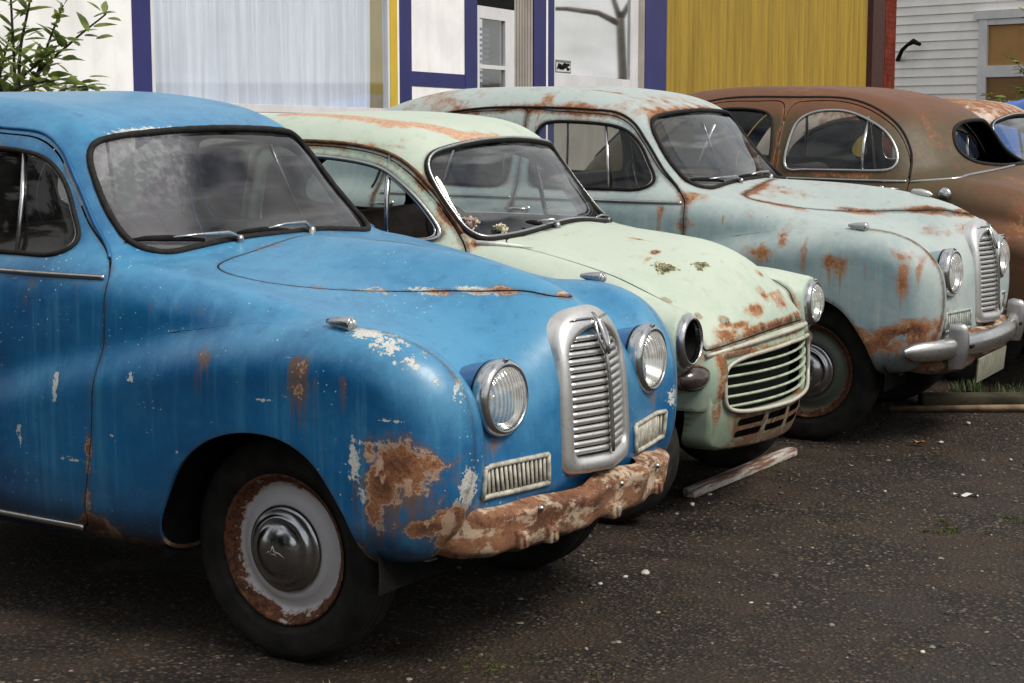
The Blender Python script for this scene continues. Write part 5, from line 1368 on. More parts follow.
MAT['apron_pale'] = apron_mat('mossy_rust', .9)
def apron(parent, mat, y0, y1, seed, crumple=.012, out=.045, zt=.515, zb=.355):
    rr = np.random.default_rng(seed); F = SAL.F
    ph = rr.uniform(0, 6.28, 8)
    nY, nZ = 74, 22
    prof = spl([0, .05, .12, .18, .5, .80, .90, 1.0], [-.035, .006, .034, .040, .030, .022, .014, -.02])
    rows = []
    for i in range(nZ):
        t = i / (nZ - 1); row = []
        for j in range(nY):
            s = j / (nY - 1); y = y0 + (y1 - y0) * s
            zz = zt + (zb - zt) * t
            xb = .695 - .30 * y * y - .12 * max(abs(y) - .45, 0)
            zt2 = .012 * math.sin(y * 7 + ph[0]) + .006 * math.sin(y * 19 + ph[1])
            cr = crumple * (math.sin(y * 11 + zz * 22 + ph[2]) * .6 + math.sin(y * 27 - zz * 30 + ph[3]) * .35 + math.sin(y * 5.2 + ph[4]) * .6)
            # a buckled ridge where a bumper iron once stood
            bk = .035 * math.exp(-((y - .18) / .06) ** 2) - .022 * math.exp(-((y - .27) / .04) ** 2) + .018 * math.exp(-((y + .12) / .05) ** 2)
            x = xb + float(prof(t)) * (out / .045) + cr * math.sin(math.pi * min(t * 1.2, 1)) + bk * (1 - t)
            x -= .07 * (1 - min(1, s / .05)) ** 1.5 + .07 * (1 - min(1, (1 - s) / .05)) ** 1.5
            row.append((x, y, zz + zt2 * (1 - t * .4) + (.008 * math.sin(y * 9 + ph[5]) + .004 * math.sin(y * 31 + ph[6]) + .003 * math.sin(y * 67)) * t ** 2))
        rows.append(row)
    mb = MB(); mb.grid(rows, flip=False)
    return mb.build('front_apron', mat, parent)
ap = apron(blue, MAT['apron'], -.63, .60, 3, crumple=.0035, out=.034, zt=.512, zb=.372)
for y, z in ((-.42, .40), (-.30, .395), (.02, .405), (.36, .41)):
    mb = MB(); mb.box((.700 - .3 * y * y, y, z), (.05, .045, .05), bev=.006); mb.box((.728 - .3 * y * y, y, z), (.012, .018, .03), bev=.003)
    mb.build('bumper_bracket', MAT['apron'], ap)
for y in (-.36, .04, .33):
    mb = MB(); mb.lathe([(-.012, .009), (.003, .008), (.006, 0)], 10, Matrix.Translation((.728 - .3 * y * y, y, .482 + .006 * math.sin(y * 9)))); mb.build('bolt', MAT['chrome_dull'], ap)

apron(pale, MAT['apron_pale'], -.62, .62, 8, crumple=.006, out=.03)
MAT['bumper'] = chrome('bumper_chrome', .18, (.60, .60, .60), .22, .5)
# bumper: a rounded blade with two overriders
def blade(path, prof):
    rows = []
    for i, p in enumerate(path):
        a = np.array(path[max(i - 1, 0)]); b = np.array(path[min(i + 1, len(path) - 1)]); t = (b - a) / np.linalg.norm(b - a)
        n = np.array([t[1], -t[0], 0])
        if n[0] < 0 and abs(p[1]) < .7: n = -n
        rows.append([tuple(np.array(p) + n * u + np.array([0, 0, w])) for u, w in prof])
    return rows
yy = np.linspace(-.80, .80, 41)
def bx_(y): return .735 - .10 * (abs(y) / .6) ** 2 - .42 * max(abs(y) - .60, 0) ** 1.25
path = [(bx_(q), q, .468) for q in yy]
prf = [(-.02, -.050), (.006, -.047), (.022, -.034), (.028, -.012), (.029, .008), (.024, .030), (.010, .044), (-.02, .048)]
mb = MB(); rows = []
for i, p in enumerate(path):
    a = np.array(path[max(i - 1, 0)]); b = np.array(path[min(i + 1, len(path) - 1)]); t = (b - a) / np.linalg.norm(b - a); n = np.array([t[1], -t[0], 0])
    k_ = max(.12, math.sqrt(max(0, 1 - max(0, (abs(p[1]) - .70) / .105) ** 2)))
    rows.append([tuple(np.array(p) + n * u * k_ + np.array([0, 0, w * k_])) for u, w in prf])
mb.grid(rows, flip=False)
bump = mb.build('bumper', MAT['bumper'], pale)
for y in (-.53, .53):
    ob = MB(); rows = []
    for k in range(15):
        t = k / 14; z = .375 + .205 * t
        w = .036 * (1 - .35 * abs(t - .35)) ; d = .052 + .018 * math.sin(math.pi * t) + .012 * t
        if t > .93: w *= .7; d *= .85
        rows.append([(bx_(y) + d * math.cos(q) - .01, y + w * math.sin(q), z) for q in np.linspace(-R(100), R(100), 13)])
    rows.append([(bx_(y), y, .586)] * 13)
    ob.grid(rows, flip=True); ob.build('overrider', MAT['bumper'], bump)
for y in (-.45, .45):
    ib = MB(); ib.box((.60, y, .468), (.24, .05, .012)); ib.build('bumper_iron', MAT['dark'], bump)
# number plate: weathered and unreadable
m, nt, b = nt_new('weathered_plate'); g = NT(nt); v = g.obj()
w_ = g.n('ShaderNodeTexWave', wave_type='BANDS', bands_direction='Y'); g.link(v, w_.inputs[0]); w_.inputs['Scale'].default_value = 9; w_.inputs['Distortion'].default_value = 1.2
c_ = g.mix(g.ramp(g.noise(v, 16, 6, .7), .35, .65), (.11, .12, .085), (.20, .20, .15)); c_ = g.mix(g.math('MULTIPLY', g.ramp(w_.outputs[1], .55, .8), .5), c_, (.33, .31, .25))
g.link(c_, b.inputs['Base Color']); b.inputs['Roughness'].default_value = .75
pb = MB(); pb.box((.722, -.13, .345), (.010, .50, .115), M=Matrix.Rotation(R(5), 3, 'Y'), bev=.003); plate = pb.build('number_plate', m, pale)
# bonnet ornament stub
mb = MB(); mb.lathe([(-.06, 0), (-.05, .012), (-.01, .018), (.03, .014), (.05, 0)], 16, Matrix.Translation((.33, 0, 1.136)) @ Matrix.Rotation(R(8), 4, 'Y')); mb.box((.33, 0, 1.122), (.05, .012, .02), bev=.003); mb.build('bonnet_ornament', MAT['alloy'], pale)

# ------------------------------------------------------------------ ground and what lies on it
def ground_mat():
    m, nt, b = nt_new('wet_old_asphalt'); g = NT(nt); v = g.obj()
    big = g.noise(v, .55, 5, .6, .4); mid = g.noise(v, 2.6, 6, .65); fine = g.noise(v, 45, 5, .7); grit = g.noise(v, 160, 3, .6)
    vo = g.n('ShaderNodeTexVoronoi'); g.link(v, vo.inputs['Vector']); vo.inputs['Scale'].default_value = 62
    vo2 = g.n('ShaderNodeTexVoronoi'); g.link(v, vo2.inputs['Vector']); vo2.inputs['Scale'].default_value = 30
    rnd = g.n('ShaderNodeSeparateColor'); g.link(vo.outputs['Color'], rnd.inputs[0])
    rn2 = g.n('ShaderNodeSeparateColor'); g.link(vo2.outputs['Color'], rn2.inputs[0])
    tone = g.mix(g.math('POWER', rnd.outputs[0], 2.2), (.016, .0115, .0086), (.122, .089, .063))
    tone = g.mix(g.math('MULTIPLY', rnd.outputs[1], .35), tone, (.060, .040, .020))
    tone = g.mix(g.math('GREATER_THAN', rnd.outputs[2], .97), tone, (.17, .14, .11))
    st = g.ramp(vo.outputs['Distance'], .62, .30)
    col = g.mix(st, (.0075, .006, .005), tone)
    s2 = g.math('MULTIPLY', g.ramp(vo2.outputs['Distance'], .34, .22), g.math('GREATER_THAN', rn2.outputs[0], .80))
    col = g.mix(g.math('MULTIPLY', s2, .9), col, g.mix(g.math('POWER', rn2.outputs[1], 3.0), (.030, .024, .019), (.19, .155, .12)))
    # finer dirt trodden between the stones
    col = g.mix(g.math('MULTIPLY', g.ramp(mid, .40, .64), .68), col, (.044, .0290, .0180))
    col = g.mix(g.math('MULTIPLY', g.ramp(big, .50, .68), .5), col, (.064, .042, .025))
    damp = g.ramp(g.noise(v, .9, 6, .6, .8), .47, .60)
    col = g.mix(g.math('MULTIPLY', damp, .5), col, (.010, .0075, .0055))
    moss = g.math('MULTIPLY', g.ramp(g.noise(v, 1.7, 8, .75, 1.5), .60, .68), g.ramp(fine, .42, .62))
    col = g.mix(g.math('MULTIPLY', moss, .55), col, (.055, .065, .018))
    g.link(col, b.inputs['Base Color'])
    g.link(g.math('SUBTRACT', g.math('ADD', .66, g.math('MULTIPLY', mid, .3)), g.math('MULTIPLY', damp, .22), clamp=True), b.inputs['Roughness'])
    b.inputs['Specular IOR Level'].default_value = .35
    h = g.math('ADD', g.math('MULTIPLY', st, .6), g.math('ADD', g.math('MULTIPLY', s2, 1.2), g.math('MULTIPLY', grit, .5)))
    g.link(g.bump(h, .8, .008), b.inputs['Normal'])
    return m
nx, ny = 70, 70
gx_ = np.linspace(-16, 14, nx); gy_ = np.linspace(-12, 18, ny)
mb = MB()
mb.grid([[(-400, -400, -.012), (-400, 400, -.012)], [(400, -400, -.012), (400, 400, -.012)]], flip=True)
tag(mb.build('terrain', simple('distant_ground', (.05, .048, .04), .9, scale=.4)), kind='structure')
def gh(x, y): return .004 * math.sin(x * 2.1 + .7 * y) + .004 * math.sin(y * 2.7 - .5 * x + 1)
mb = MB(); mb.grid([[(x, y, gh(x, y) * (1 if (abs(x) > .3) else .3)) for y in np.arange(-12, 40, .25)] for x in np.arange(-12, 14, .25)], flip=True)
road = mb.build('asphalt_yard', ground_mat()); tag(road, kind='structure')

# loose stones: far too many to count
def pebble_mesh(n, region, smin_, smax_, name, mats, dens=None, parent=None):
    V = []; F = []; S = []; M = []
    base = [(1, 0, 0), (-1, 0, 0), (0, 1, 0), (0, -1, 0), (0, 0, 1), (.7, .7, .3), (-.7, .7, .3), (.7, -.7, .3), (-.7, -.7, .3), (.6, 0, .75), (-.6, 0, .75), (0, .6, .75), (0, -.6, .75)]
    bm = bmesh.new(); 
    for p in base: bm.verts.new(p)
    bmesh.ops.convex_hull(bm, input=list(bm.verts)); bm.verts.index_update()
    bv = np.array([v.co[:] for v in bm.verts]); bf = [[v.index for v in f.verts] for f in bm.faces]; bm.free()
    k = 0
    while k < n:
        x = RNG.uniform(*region[0]); y = RNG.uniform(*region[1])
        if dens is not None and RNG.random() > dens(x, y): k += .15; continue
        k += 1
        s = smin_ + (smax_ - smin_) * RNG.random() ** 3.5
        a = RNG.uniform(0, 6.28); sc = s * RNG.uniform(.6, 1.2, 3); sc[2] *= .6
        P = bv * (1 + RNG.uniform(-.2, .2, (len(bv), 1))) * sc
        P = np.stack([P[:, 0] * math.cos(a) - P[:, 1] * math.sin(a) + x, P[:, 0] * math.sin(a) + P[:, 1] * math.cos(a) + y, P[:, 2] + gh(x, y) + .0005], 1)
        b0 = len(V); V += P.tolist(); F += [[b0 + i for i in f] for f in bf]; mi = int(RNG.integers(0, len(mats))); M += [mi] * len(bf)
    o = mesh_obj(name, V, F, None, parent, smooth=False, mats=mats, midx=M)
    return tag(o, kind='stuff')
PM = [simple('stone_' + n, c, .85, scale=60) for n, c in (('dark', (.035, .03, .026)), ('mid', (.085, .075, .062)), ('light', (.24, .215, .18)), ('brown', (.08, .05, .03)))]
pebble_mesh(15000, ((-.6, 3.2), (-3.2, 6.0)), .0022, .011, 'gravel', [PM[0], PM[1], PM[0], PM[3], PM[0], PM[1], PM[3], PM[0], PM[0], PM[1], PM[0], PM[2]])
PW = [simple('pale_stone', (.50, .48, .43), .8, scale=50)]
for (px_, py_, s) in ((.439, .73, .022), (.40, .66, .012), (.371, .537, .012), (.75, -.55, .012), (1.2, -.75, .012), (1.55, .4, .011), (1.0, -.35, .010), (.9, .6, .010), (2.0, 1.2, .011), (1.6, 1.7, .009), (.502, 3.516, .012), (.661, 2.395, .009), (.45, 4.05, .014), (.75, 4.1, .016), (.2, -1.2, .013), (.55, -1.35, .010), (-.3, -1.25, .010), (.9, 3.3, .010), (.1, 1.75, .016), (.08, 1.95, .012)):
    V = []; bm = bmesh.new(); bmesh.ops.create_icosphere(bm, subdivisions=2, radius=1)
    for v in bm.verts: v.co *= 1 + .28 * (random.random() - .5)
    bm.transform(Matrix.Translation((px_, py_, s * .35)) @ Matrix.Rotation(random.random() * 6, 4, 'Z') @ Matrix.Diagonal((s, s * .7, s * .5, 1))); bm.verts.index_update()
    o = mesh_obj('stone', [v.co[:] for v in bm.verts], [[v.index for v in f.verts] for f in bm.faces], PW[0]); bm.free()
    tag(o, 'small pale stone lying loose on the dark asphalt', 'stone', 'pale stones scattered on the asphalt')
# timber under the mint car's nose
m_w, nt, b = nt_new('flaking_white_timber'); g = NT(nt); v = g.obj()
n1 = g.noise(g.map(v, (12, 1.2, 12)), 3, 8, .7); n2 = g.noise(v, 40, 5, .6)
c_ = g.mix(g.ramp(n1, .42, .58), (.16, .075, .045), (.50, .47, .44)); c_ = g.mix(g.math('MULTIPLY', g.ramp(n2, .5, .7), .5), c_, (.10, .06, .04))
g.link(c_, b.inputs['Base Color']); b.inputs['Roughness'].default_value = .85; g.link(g.bump(n1, .4, .004), b.inputs['Normal'])
mb = MB(); mb.box((0, 0, .022), (.055, 1.02, .036), bev=.004)
o = mb.build('timber_batten', m_w); o.location = (.035, 2.36, 0); o.rotation_euler = (0, 0, R(0)); tag(o, 'flaking white timber batten lying under the mint car nose', 'plank')
m_k = simple('mossy_timber', (.045, .038, .020), .9, var=.5, scale=9, bump=.3); m_p = simple('dry_pole', (.25, .17, .11), .8, var=.4, scale=14)
mb = MB(); mb.box((0, 0, .03), (2.6, .12, .055), bev=.010); o = mb.build('timber_sleeper', m_k); o.location = (1.15, 5.15, 0); o.rotation_euler = (0, 0, R(33)); tag(o, 'mossy grey-green sleeper lying behind the pale car bumper', 'timber')
mb = MB(); mb.tube([(-1.2, 0, .02), (-.3, .01, .022), (.5, -.008, .02), (1.3, .01, .02)], [.016, .018, .016, .013], 8); o = mb.build('wooden_pole', m_p); o.location = (1.02, 4.80, 0); o.rotation_euler = (0, 0, R(33)); tag(o, 'thin dry pole lying on the asphalt below the number plate', 'pole')
# litter
m_l = simple('paper_white', (.70, .69, .66), .7, var=.1)
mb = MB(); mb.grid([[(u * .05, (w + .25 * math.sin(u * 3)) * .012, .006 + .006 * math.sin(u * 5 + w)) for w in (-1, 0, 1)] for u in np.linspace(-1, 1, 12)], flip=True); o = mb.build('paper_scrap', m_l); o.location = (.973, 2.484, .004); o.rotation_euler = (0, 0, R(25)); tag(o, 'torn strip of white paper lying on the asphalt at right', 'litter')
m_o = simple('orange_leaf', (.36, .13, .04), .6, var=.4, scale=40)
mb = MB(); mb.grid([[(u * .028, w * .020 * math.cos(u * 1.5), .008 + .010 * abs(w) + .004 * math.sin(u * 4)) for w in (-1, -.5, 0, .5, 1)] for u in np.linspace(-1, 1, 9)], flip=True); o = mb.build('fallen_leaf', m_o); o.location = (.444, 3.395, .004); tag(o, 'single curled orange leaf lying on the open asphalt', 'leaf')
# moss and grass tufts
def blades(name, spots, mat, hgt, wid, n, kind='stuff'):
    V = []; F = []
    sub = []
    for (x, y, rx, ry) in spots:
        for _ in range(9):
            k = RNG.uniform(.12, .5); sub.append((x + rx * RNG.normal(0, .55), y + (ry + .04) * RNG.normal(0, .7), max(rx * k * .6, .012), max(ry * k, .012)))
    n = max(8, n // 9)
    for (x, y, rx, ry) in sub:
        for _ in range(n):
            a, r = RNG.uniform(0, 6.28), RNG.random() ** .5
            px, py = x + rx * r * math.cos(a), y + ry * r * math.sin(a); h = hgt * RNG.uniform(.4, 1.1); t = RNG.uniform(0, 6.28); l = RNG.uniform(.2, .8) * h
            dx, dy = math.cos(t), math.sin(t); w = wid * RNG.uniform(.6, 1.2); b0 = len(V)
            V += [(px - dy * w, py + dx * w, 0), (px + dy * w, py - dx * w, 0), (px + dx * l * .4 + dy * w * .7, py + dy * l * .4 - dx * w * .7, h * .6), (px + dx * l * .4 - dy * w * .7, py + dy * l * .4 + dx * w * .7, h * .6), (px + dx * l, py + dy * l, h)]
            F += [(b0, b0 + 1, b0 + 2, b0 + 3), (b0 + 3, b0 + 2, b0 + 4)]
    o = mesh_obj(name, V, F, mat, smooth=False); return tag(o, kind=kind)
m_g = simple('grass_green', (.055, .085, .022), .6, var=.5, scale=9); m_m = simple('moss_green', (.070, .085, .018), .9, var=.5, scale=20); m_d = simple('dry_grass', (.20, .16, .085), .7, var=.4, scale=20)
blades('grass', [(1.0, 5.35, .35, .12), (1.4, 5.55, .4, .12), (1.9, 5.8, .4, .12), (.35, 5.0, .25, .08)], m_g, .075, .003, 300)
blades('moss', [(.61, -.295, .14, .05), (.82, -.25, .08, .03), (.50, -.397, .10, .03), (.06, 2.62, .05, .05), (1.35, 2.2, .25, .03), (1.1, 1.9, .12, .03), (.5, -1.05, .1, .03), (1.0, .3, .07, .03)], m_m, .006, .003, 500)
blades('dry_grass', [(.33, -.92, .10, .05), (.52, -.98, .14, .03)], m_d, .030, .0013, 130)

# lichen growing on the mint car
m_li = simple('pale_lichen', (.66, .63, .48), .95, var=.25, scale=60, bump=.4); m_lp = simple('dry_lichen', (.58, .47, .40), .95, var=.3, scale=60, bump=.4); m_lo = simple('olive_lichen', (.52, .50, .34), .95, var=.5, scale=50, bump=.4)
def lichen(px, r, mat, label, n=260, th=.5):
    """px: car-local start of a ray straight down onto the mint car"""
    h, nn = px
    V = []; F = []
    a = np.cross(nn, [0, 0, 1.0]); a /= np.linalg.norm(a); b_ = np.cross(nn, a)
    for _ in range(n):
        q, d = RNG.uniform(0, 6.28), r * RNG.random() ** .7 * (.72 + .38 * math.sin(RNG.uniform(0, 1) * .01) )
        d *= .75 + .30 * math.sin(3 * q + r * 90) + .18 * math.sin(7 * q)
        if RNG.random() < .12: d *= 1.5
        c = h + a * d * math.cos(q) + b_ * d * math.sin(q) * .8 + nn * (r * th * (1 - (d / r) ** 2) * RNG.uniform(.3, 1))
        s = r * RNG.uniform(.08, .2); u = RNG.normal(size=3); u /= np.linalg.norm(u); w = np.cross(u, RNG.normal(size=3)); w /= np.linalg.norm(w)
        b0 = len(V); V += [c + u * s, c + w * s, c - u * s, c - w * s + nn * s * .3]; F += [(b0, b0 + 1, b0 + 2, b0 + 3)]
    o = mesh_obj('lichen_clump', V, F, mat); o.location = mint.location; o.rotation_euler = mint.rotation_euler
    return tag(o, label, 'lichen', 'lichen growing on the mint car')
def on_mint(o, d):
    h = MIN.F.hit(o, d, 2.0); return h, MIN.F.nrm(h[None])[0]
lichen(on_mint((.5, -.56, 1.12), (-1, 0, -.0)), .052, m_lp, 'pinkish dry lichen clump at the lower corner of the mint windscreen')
lichen(on_mint((.5, -.43, 1.09), (-1, 0, -.0)), .042, m_li, 'round cream lichen clump beside the pinkish one on the mint windscreen')
lichen(on_mint((.12, -.34, 1.4), (0, 0, -1)), .055, m_lo, 'larger fuzzy olive lichen patch on the mint bonnet', 500, .12)
lichen(on_mint((.22, -.22, 1.4), (0, 0, -1)), .040, m_lo, 'smaller fuzzy olive lichen patch on the mint bonnet', 300, .12)

# a wiper arm that has come off and lies on the mint bonnet
mb = MB(); mb.tube([tuple(FMp + np.array((0, 0, .008))) for FMp in (MIN.F.hit((-.56, -.615, 1.4), (0, 0, -1)), MIN.F.hit((-.47, -.575, 1.4), (0, 0, -1)), MIN.F.hit((-.36, -.52, 1.4), (0, 0, -1)))], [.009, .008, .003], 8)
wa = mb.build('wiper_arm', simple('pale_wiper_metal', (.62, .62, .60), .45), None); wa.location = mint.location; wa.rotation_euler = mint.rotation_euler
tag(wa, 'loose pale wiper arm lying on the mint bonnet below the windscreen corner', 'wiper arm')
# ------------------------------------------------------------------ buildings: true level runs 1.8 degrees off the sloping yard
CAM = np.array((3.38, -4.759, 1.698)); YAW = R(122.392); PITCH = R(8.1357); FPX = 1860.0
VD = np.array((math.cos(YAW), math.sin(YAW)))
TILT = .0325
class Frame:
    """a wall: s along the wall, n out of it, z up; true level falls away along the view"""
    def __init__(f, p, heading):
        f.p = np.array(p, float); f.d = np.array((math.cos(heading), math.sin(heading))); f.nrm = np.array((f.d[1], -f.d[0]))
        f.k = -TILT * float(f.d @ VD)
    def P(f, s, n, z):
        q = f.p + f.d * s + f.nrm * n
        return (float(q[0]), float(q[1]), float(z + f.k * s))
    def s_at(f, px):
        """distance along the wall seen in picture column px"""
        a = YAW - math.atan((px - 512) / FPX); r = np.array((math.cos(a), math.sin(a)))
        A = np.array([[f.d[0], -r[0]], [f.d[1], -r[1]]]); t = np.linalg.solve(A, CAM[:2] - f.p)
        return float(t[0])
    def z_at(f, px, py, n=0.0):
        s = f.s_at(px); q = f.p + f.d * s; dep = float((q - CAM[:2]) @ VD)
        # height of the picture point on the wall, before the fall of the level line
        zc = CAM[2] + dep * math.tan(-PITCH + math.atan((341.5 - py) / FPX))
        return zc - f.k * s
    def bar(f, mb, s0, s1, z0, z1, n0, n1):
        V = [f.P(s, n, z) for s in (s0, s1) for n in (n0, n1) for z in (z0, z1)]
        mb.add(V, [(0, 1, 3, 2), (4, 6, 7, 5), (0, 2, 6, 4), (1, 5, 7, 3), (0, 4, 5, 1), (2, 3, 7, 6)], False)
        return mb
W = Frame((-4.0, 0), math.atan2(.99, -.1386))
S_ = W.s_at
def wmat(name, col, var=.08, scale=3, rough=.7, streak=.25):
    m, nt, b = nt_new(name); g = NT(nt); v = g.obj()
    n = g.noise(v, scale, 6, .6); st = g.noise(g.map(v, (9, 9, .5)), 1.2, 5, .65)
    c = g.mix(g.ramp(n, .3, .7), [q * (1 - var) for q in col], [min(1, q * (1 + var)) for q in col])
    c = g.mix(g.math('MULTIPLY', g.ramp(st, .5, .75), streak), c, [q * .62 for q in col])
    g.link(c, b.inputs['Base Color']); b.inputs['Roughness'].default_value = rough
    return m
WHITE = wmat('white_render', (.88, .88, .89)); NAVY = wmat('navy_paint', (.020, .022, .125), .15, rough=.5); YEL = wmat('yellow_paint', (.60, .42, .03), rough=.5); WFR = wmat('white_gloss_frame', (.66, .66, .68), rough=.45); GREYB = wmat('grey_boards', (.32, .29, .26), .15, streak=.5)
shop = empty('shop_building', 'white shop front with navy posts, a curtained window and a recessed door', 'building', None, (-4, 0, 0))
def part(name, mat, fn, parent=shop):
    mb = MB(); fn(mb); o = mb.build(name, mat, parent)
    if parent is not None:
        par = Vector((0, 0, 0)); q = parent
        while q is not None: par += Vector(q.location); q = q.parent
        for v in o.data.vertices: v.co -= par
        o.data.update()
    return o
sA, sB, sC, sD = S_(-190), S_(137), S_(155), S_(391)
zt = 3.3
part('wall', WHITE, lambda mb: (W.bar(mb, sA, sB, -.4, zt, -.25, 0), W.bar(mb, sC, sD, -.4, W.z_at(250, 112), -.25, .0), W.bar(mb, sC, sD, 3.0, zt, -.25, .0)))
part('navy_post', NAVY, lambda mb: W.bar(mb, sB, sC, -.4, zt, -.25, .006))
win = part('shop_window', WFR, lambda mb: (W.bar(mb, sC, sD, W.z_at(250, 112) + .002, W.z_at(250, 112) + .05, -.04, .004), W.bar(mb, sC + .002, sC + .035, W.z_at(250, 112) + .052, 2.998, -.04, .004), W.bar(mb, sD - .035, sD - .002, W.z_at(250, 112) + .052, 2.998, -.04, .004)))
MAT['shop_glass'] = glass_mat('shop_glass', (.95, .97, 1.0), .02, .16)
part('pane', MAT['shop_glass'], lambda mb: W.bar(mb, sC + .036, sD - .036, W.z_at(250, 112) + .053, 2.997, -.020, -.015), win)
# sheer curtain hanging behind the glass
m_cu, nt, b = nt_new('sheer_curtain'); g = NT(nt); v = g.obj()
g.link(g.mix(g.ramp(g.noise(g.map(v, (6, 6, .25)), 2.2, 6, .65), .35, .68), (.66, .69, .74), (.90, .92, .95)), b.inputs['Base Color']); b.inputs['Roughness'].default_value = .9
def curt(mb):
    rows = []
    for s in np.linspace(sC + .04, sD - .04, 420):
        d = .035 * math.sin(s * 8.3 + math.sin(s * 2.3)) + .022 * math.sin(s * 23 + 1.3 * math.sin(s * 3.1)) + .014 * math.sin(s * 57 + 2 * math.sin(s * 1.7)) + .008 * math.sin(s * 101)
        rows.append([W.P(s + .01 * math.sin(z * 2 + s * 9) * (3 - z), -.12 + d * (.6 + .25 * (3 - z)), z) for z in np.linspace(W.z_at(250, 112) + .04, 2.99, 8)])
    mb.grid(rows, flip=False)
cu = part('sheer_curtain', m_cu, curt, None); tag(cu, 'long white sheer curtain hanging in folds behind the shop window', 'curtain')
s1, s2, s3, s4, s5 = S_(391), S_(398), S_(400), S_(412), S_(465)
part('yellow_post', YEL, lambda mb: W.bar(mb, s1, s2, -.4, zt, -.25, .008))
part('white_bead', WHITE, lambda mb: W.bar(mb, s2, s3, -.4, zt, -.25, .006))
part('navy_post', NAVY, lambda mb: W.bar(mb, s3, s4, -.4, zt, -.25, .008))
zr0, zr1 = W.z_at(413, 86), W.z_at(413, 71)
part('white_panel', WHITE, lambda mb: (W.bar(mb, s4, s5, zr1, zt, -.2, .0), W.bar(mb, s4, s5, -.4, zr0, -.2, .0)))
part('navy_rail', NAVY, lambda mb: W.bar(mb, s4, s5, zr0 + .001, zr1 - .001, -.2, .005))
s6, s7, s8, s9 = S_(477), S_(506), S_(514), S_(533)
part('navy_post', NAVY, lambda mb: W.bar(mb, s5, s6, -.4, zt, -.25, .008))
# recessed door with a glass upper half
zd = W.z_at(477, 5)
door = part('shop_door', WFR, lambda mb: (W.bar(mb, s6 + .002, s6 + .05, -.3, zd, -.05, .004), W.bar(mb, s7 - .02, s8, -.3, zd, -.05, .004), W.bar(mb, s6 + .051, s7 - .021, zd - .10, zd, -.05, .004), W.bar(mb, s6 + .051, s7 - .021, W.z_at(490, 69), W.z_at(490, 65), -.05, .004), W.bar(mb, s6 + .051, s7 - .021, -.3, .75, -.05, .004)))
part('pane', glass_mat('door_glass', (.8, .82, .84), .02, .22), lambda mb: W.bar(mb, s6 + .051, s7 - .021, .751, zd - .101, -.020, -.015), door)
def blind(mb):
    for k in range(34):
        z = .85 + k * (zd - 1.0) / 34; W.bar(mb, s6 + .055, (s6 + s7) / 2 + .05, z, z + .022, -.06, -.045)
BL = wmat('blue_grey_blind', (.10, .13, .17)); part('blind', BL, blind, door)
part('dark_room_shade', MAT['dark'], lambda mb: (W.bar(mb, s6, s8, -.3, zt, -.60, -.55), W.bar(mb, s6 + .002, s8, zd + .002, zt, -.20, .003)))  # second bar is a dark strip painting the shadow above the door
def boards(mb):
    n = 7
    for k in range(n):
        a = s8 + .001 + (s9 - s8) * k / n; W.bar(mb, a, a + (s9 - s8) / n - .012, -.3, zt, -.08, .0)
part('grey_boarding', GREYB, boards)
part('board_backing', MAT['dark'], lambda mb: W.bar(mb, s8, s9, -.3, zt, -.30, -.012))
s10, s11, s12, s13 = S_(545), S_(547), S_(553), S_(632)
part('navy_post', NAVY, lambda mb: W.bar(mb, s9, s10, -.4, zt, -.25, .008))
part('white_bead', WHITE, lambda mb: W.bar(mb, s10, s11, -.4, zt, -.25, .006))
part('navy_post', NAVY, lambda mb: W.bar(mb, s11, s12, -.4, zt, -.25, .008))
zs = W.z_at(554, 74); s14, s15 = S_(643), S_(664)
w2 = part('side_window', WFR, lambda mb: (W.bar(mb, s12 + .002, s13 + .12, zs - .11, zs, -.12, .006), W.bar(mb, s12 + .002, s12 + .03, zs + .001, zt, -.12, .004), W.bar(mb, s13 - .10, s13 + .12, zs + .001, zt, -.12, .004)))
MAT['mirror_glass'] = glass_mat('reflecting_glass', (.10, .11, .12), .06, 3.2, (.5, .5, .5))
pane2 = part('pane', MAT['mirror_glass'], lambda mb: W.bar(mb, s12 + .031, s13 - .101, zs + .002, zt, -.018, -.012), w2)
part('dark_room_shade', MAT['dark'], lambda mb: W.bar(mb, s12, s13 + .1, -.3, zt, -.5, -.45))
part('boarded_base', GREYB, lambda mb: W.bar(mb, s12, s14, -.4, zs - .111, -.25, .003))
part('grey_jamb', GREYB, lambda mb: W.bar(mb, s13 + .121, s14, zs - .11, zt, -.2, .0))
part('navy_post', NAVY, lambda mb: W.bar(mb, s14, s15, -.4, zt, -.25, .008))
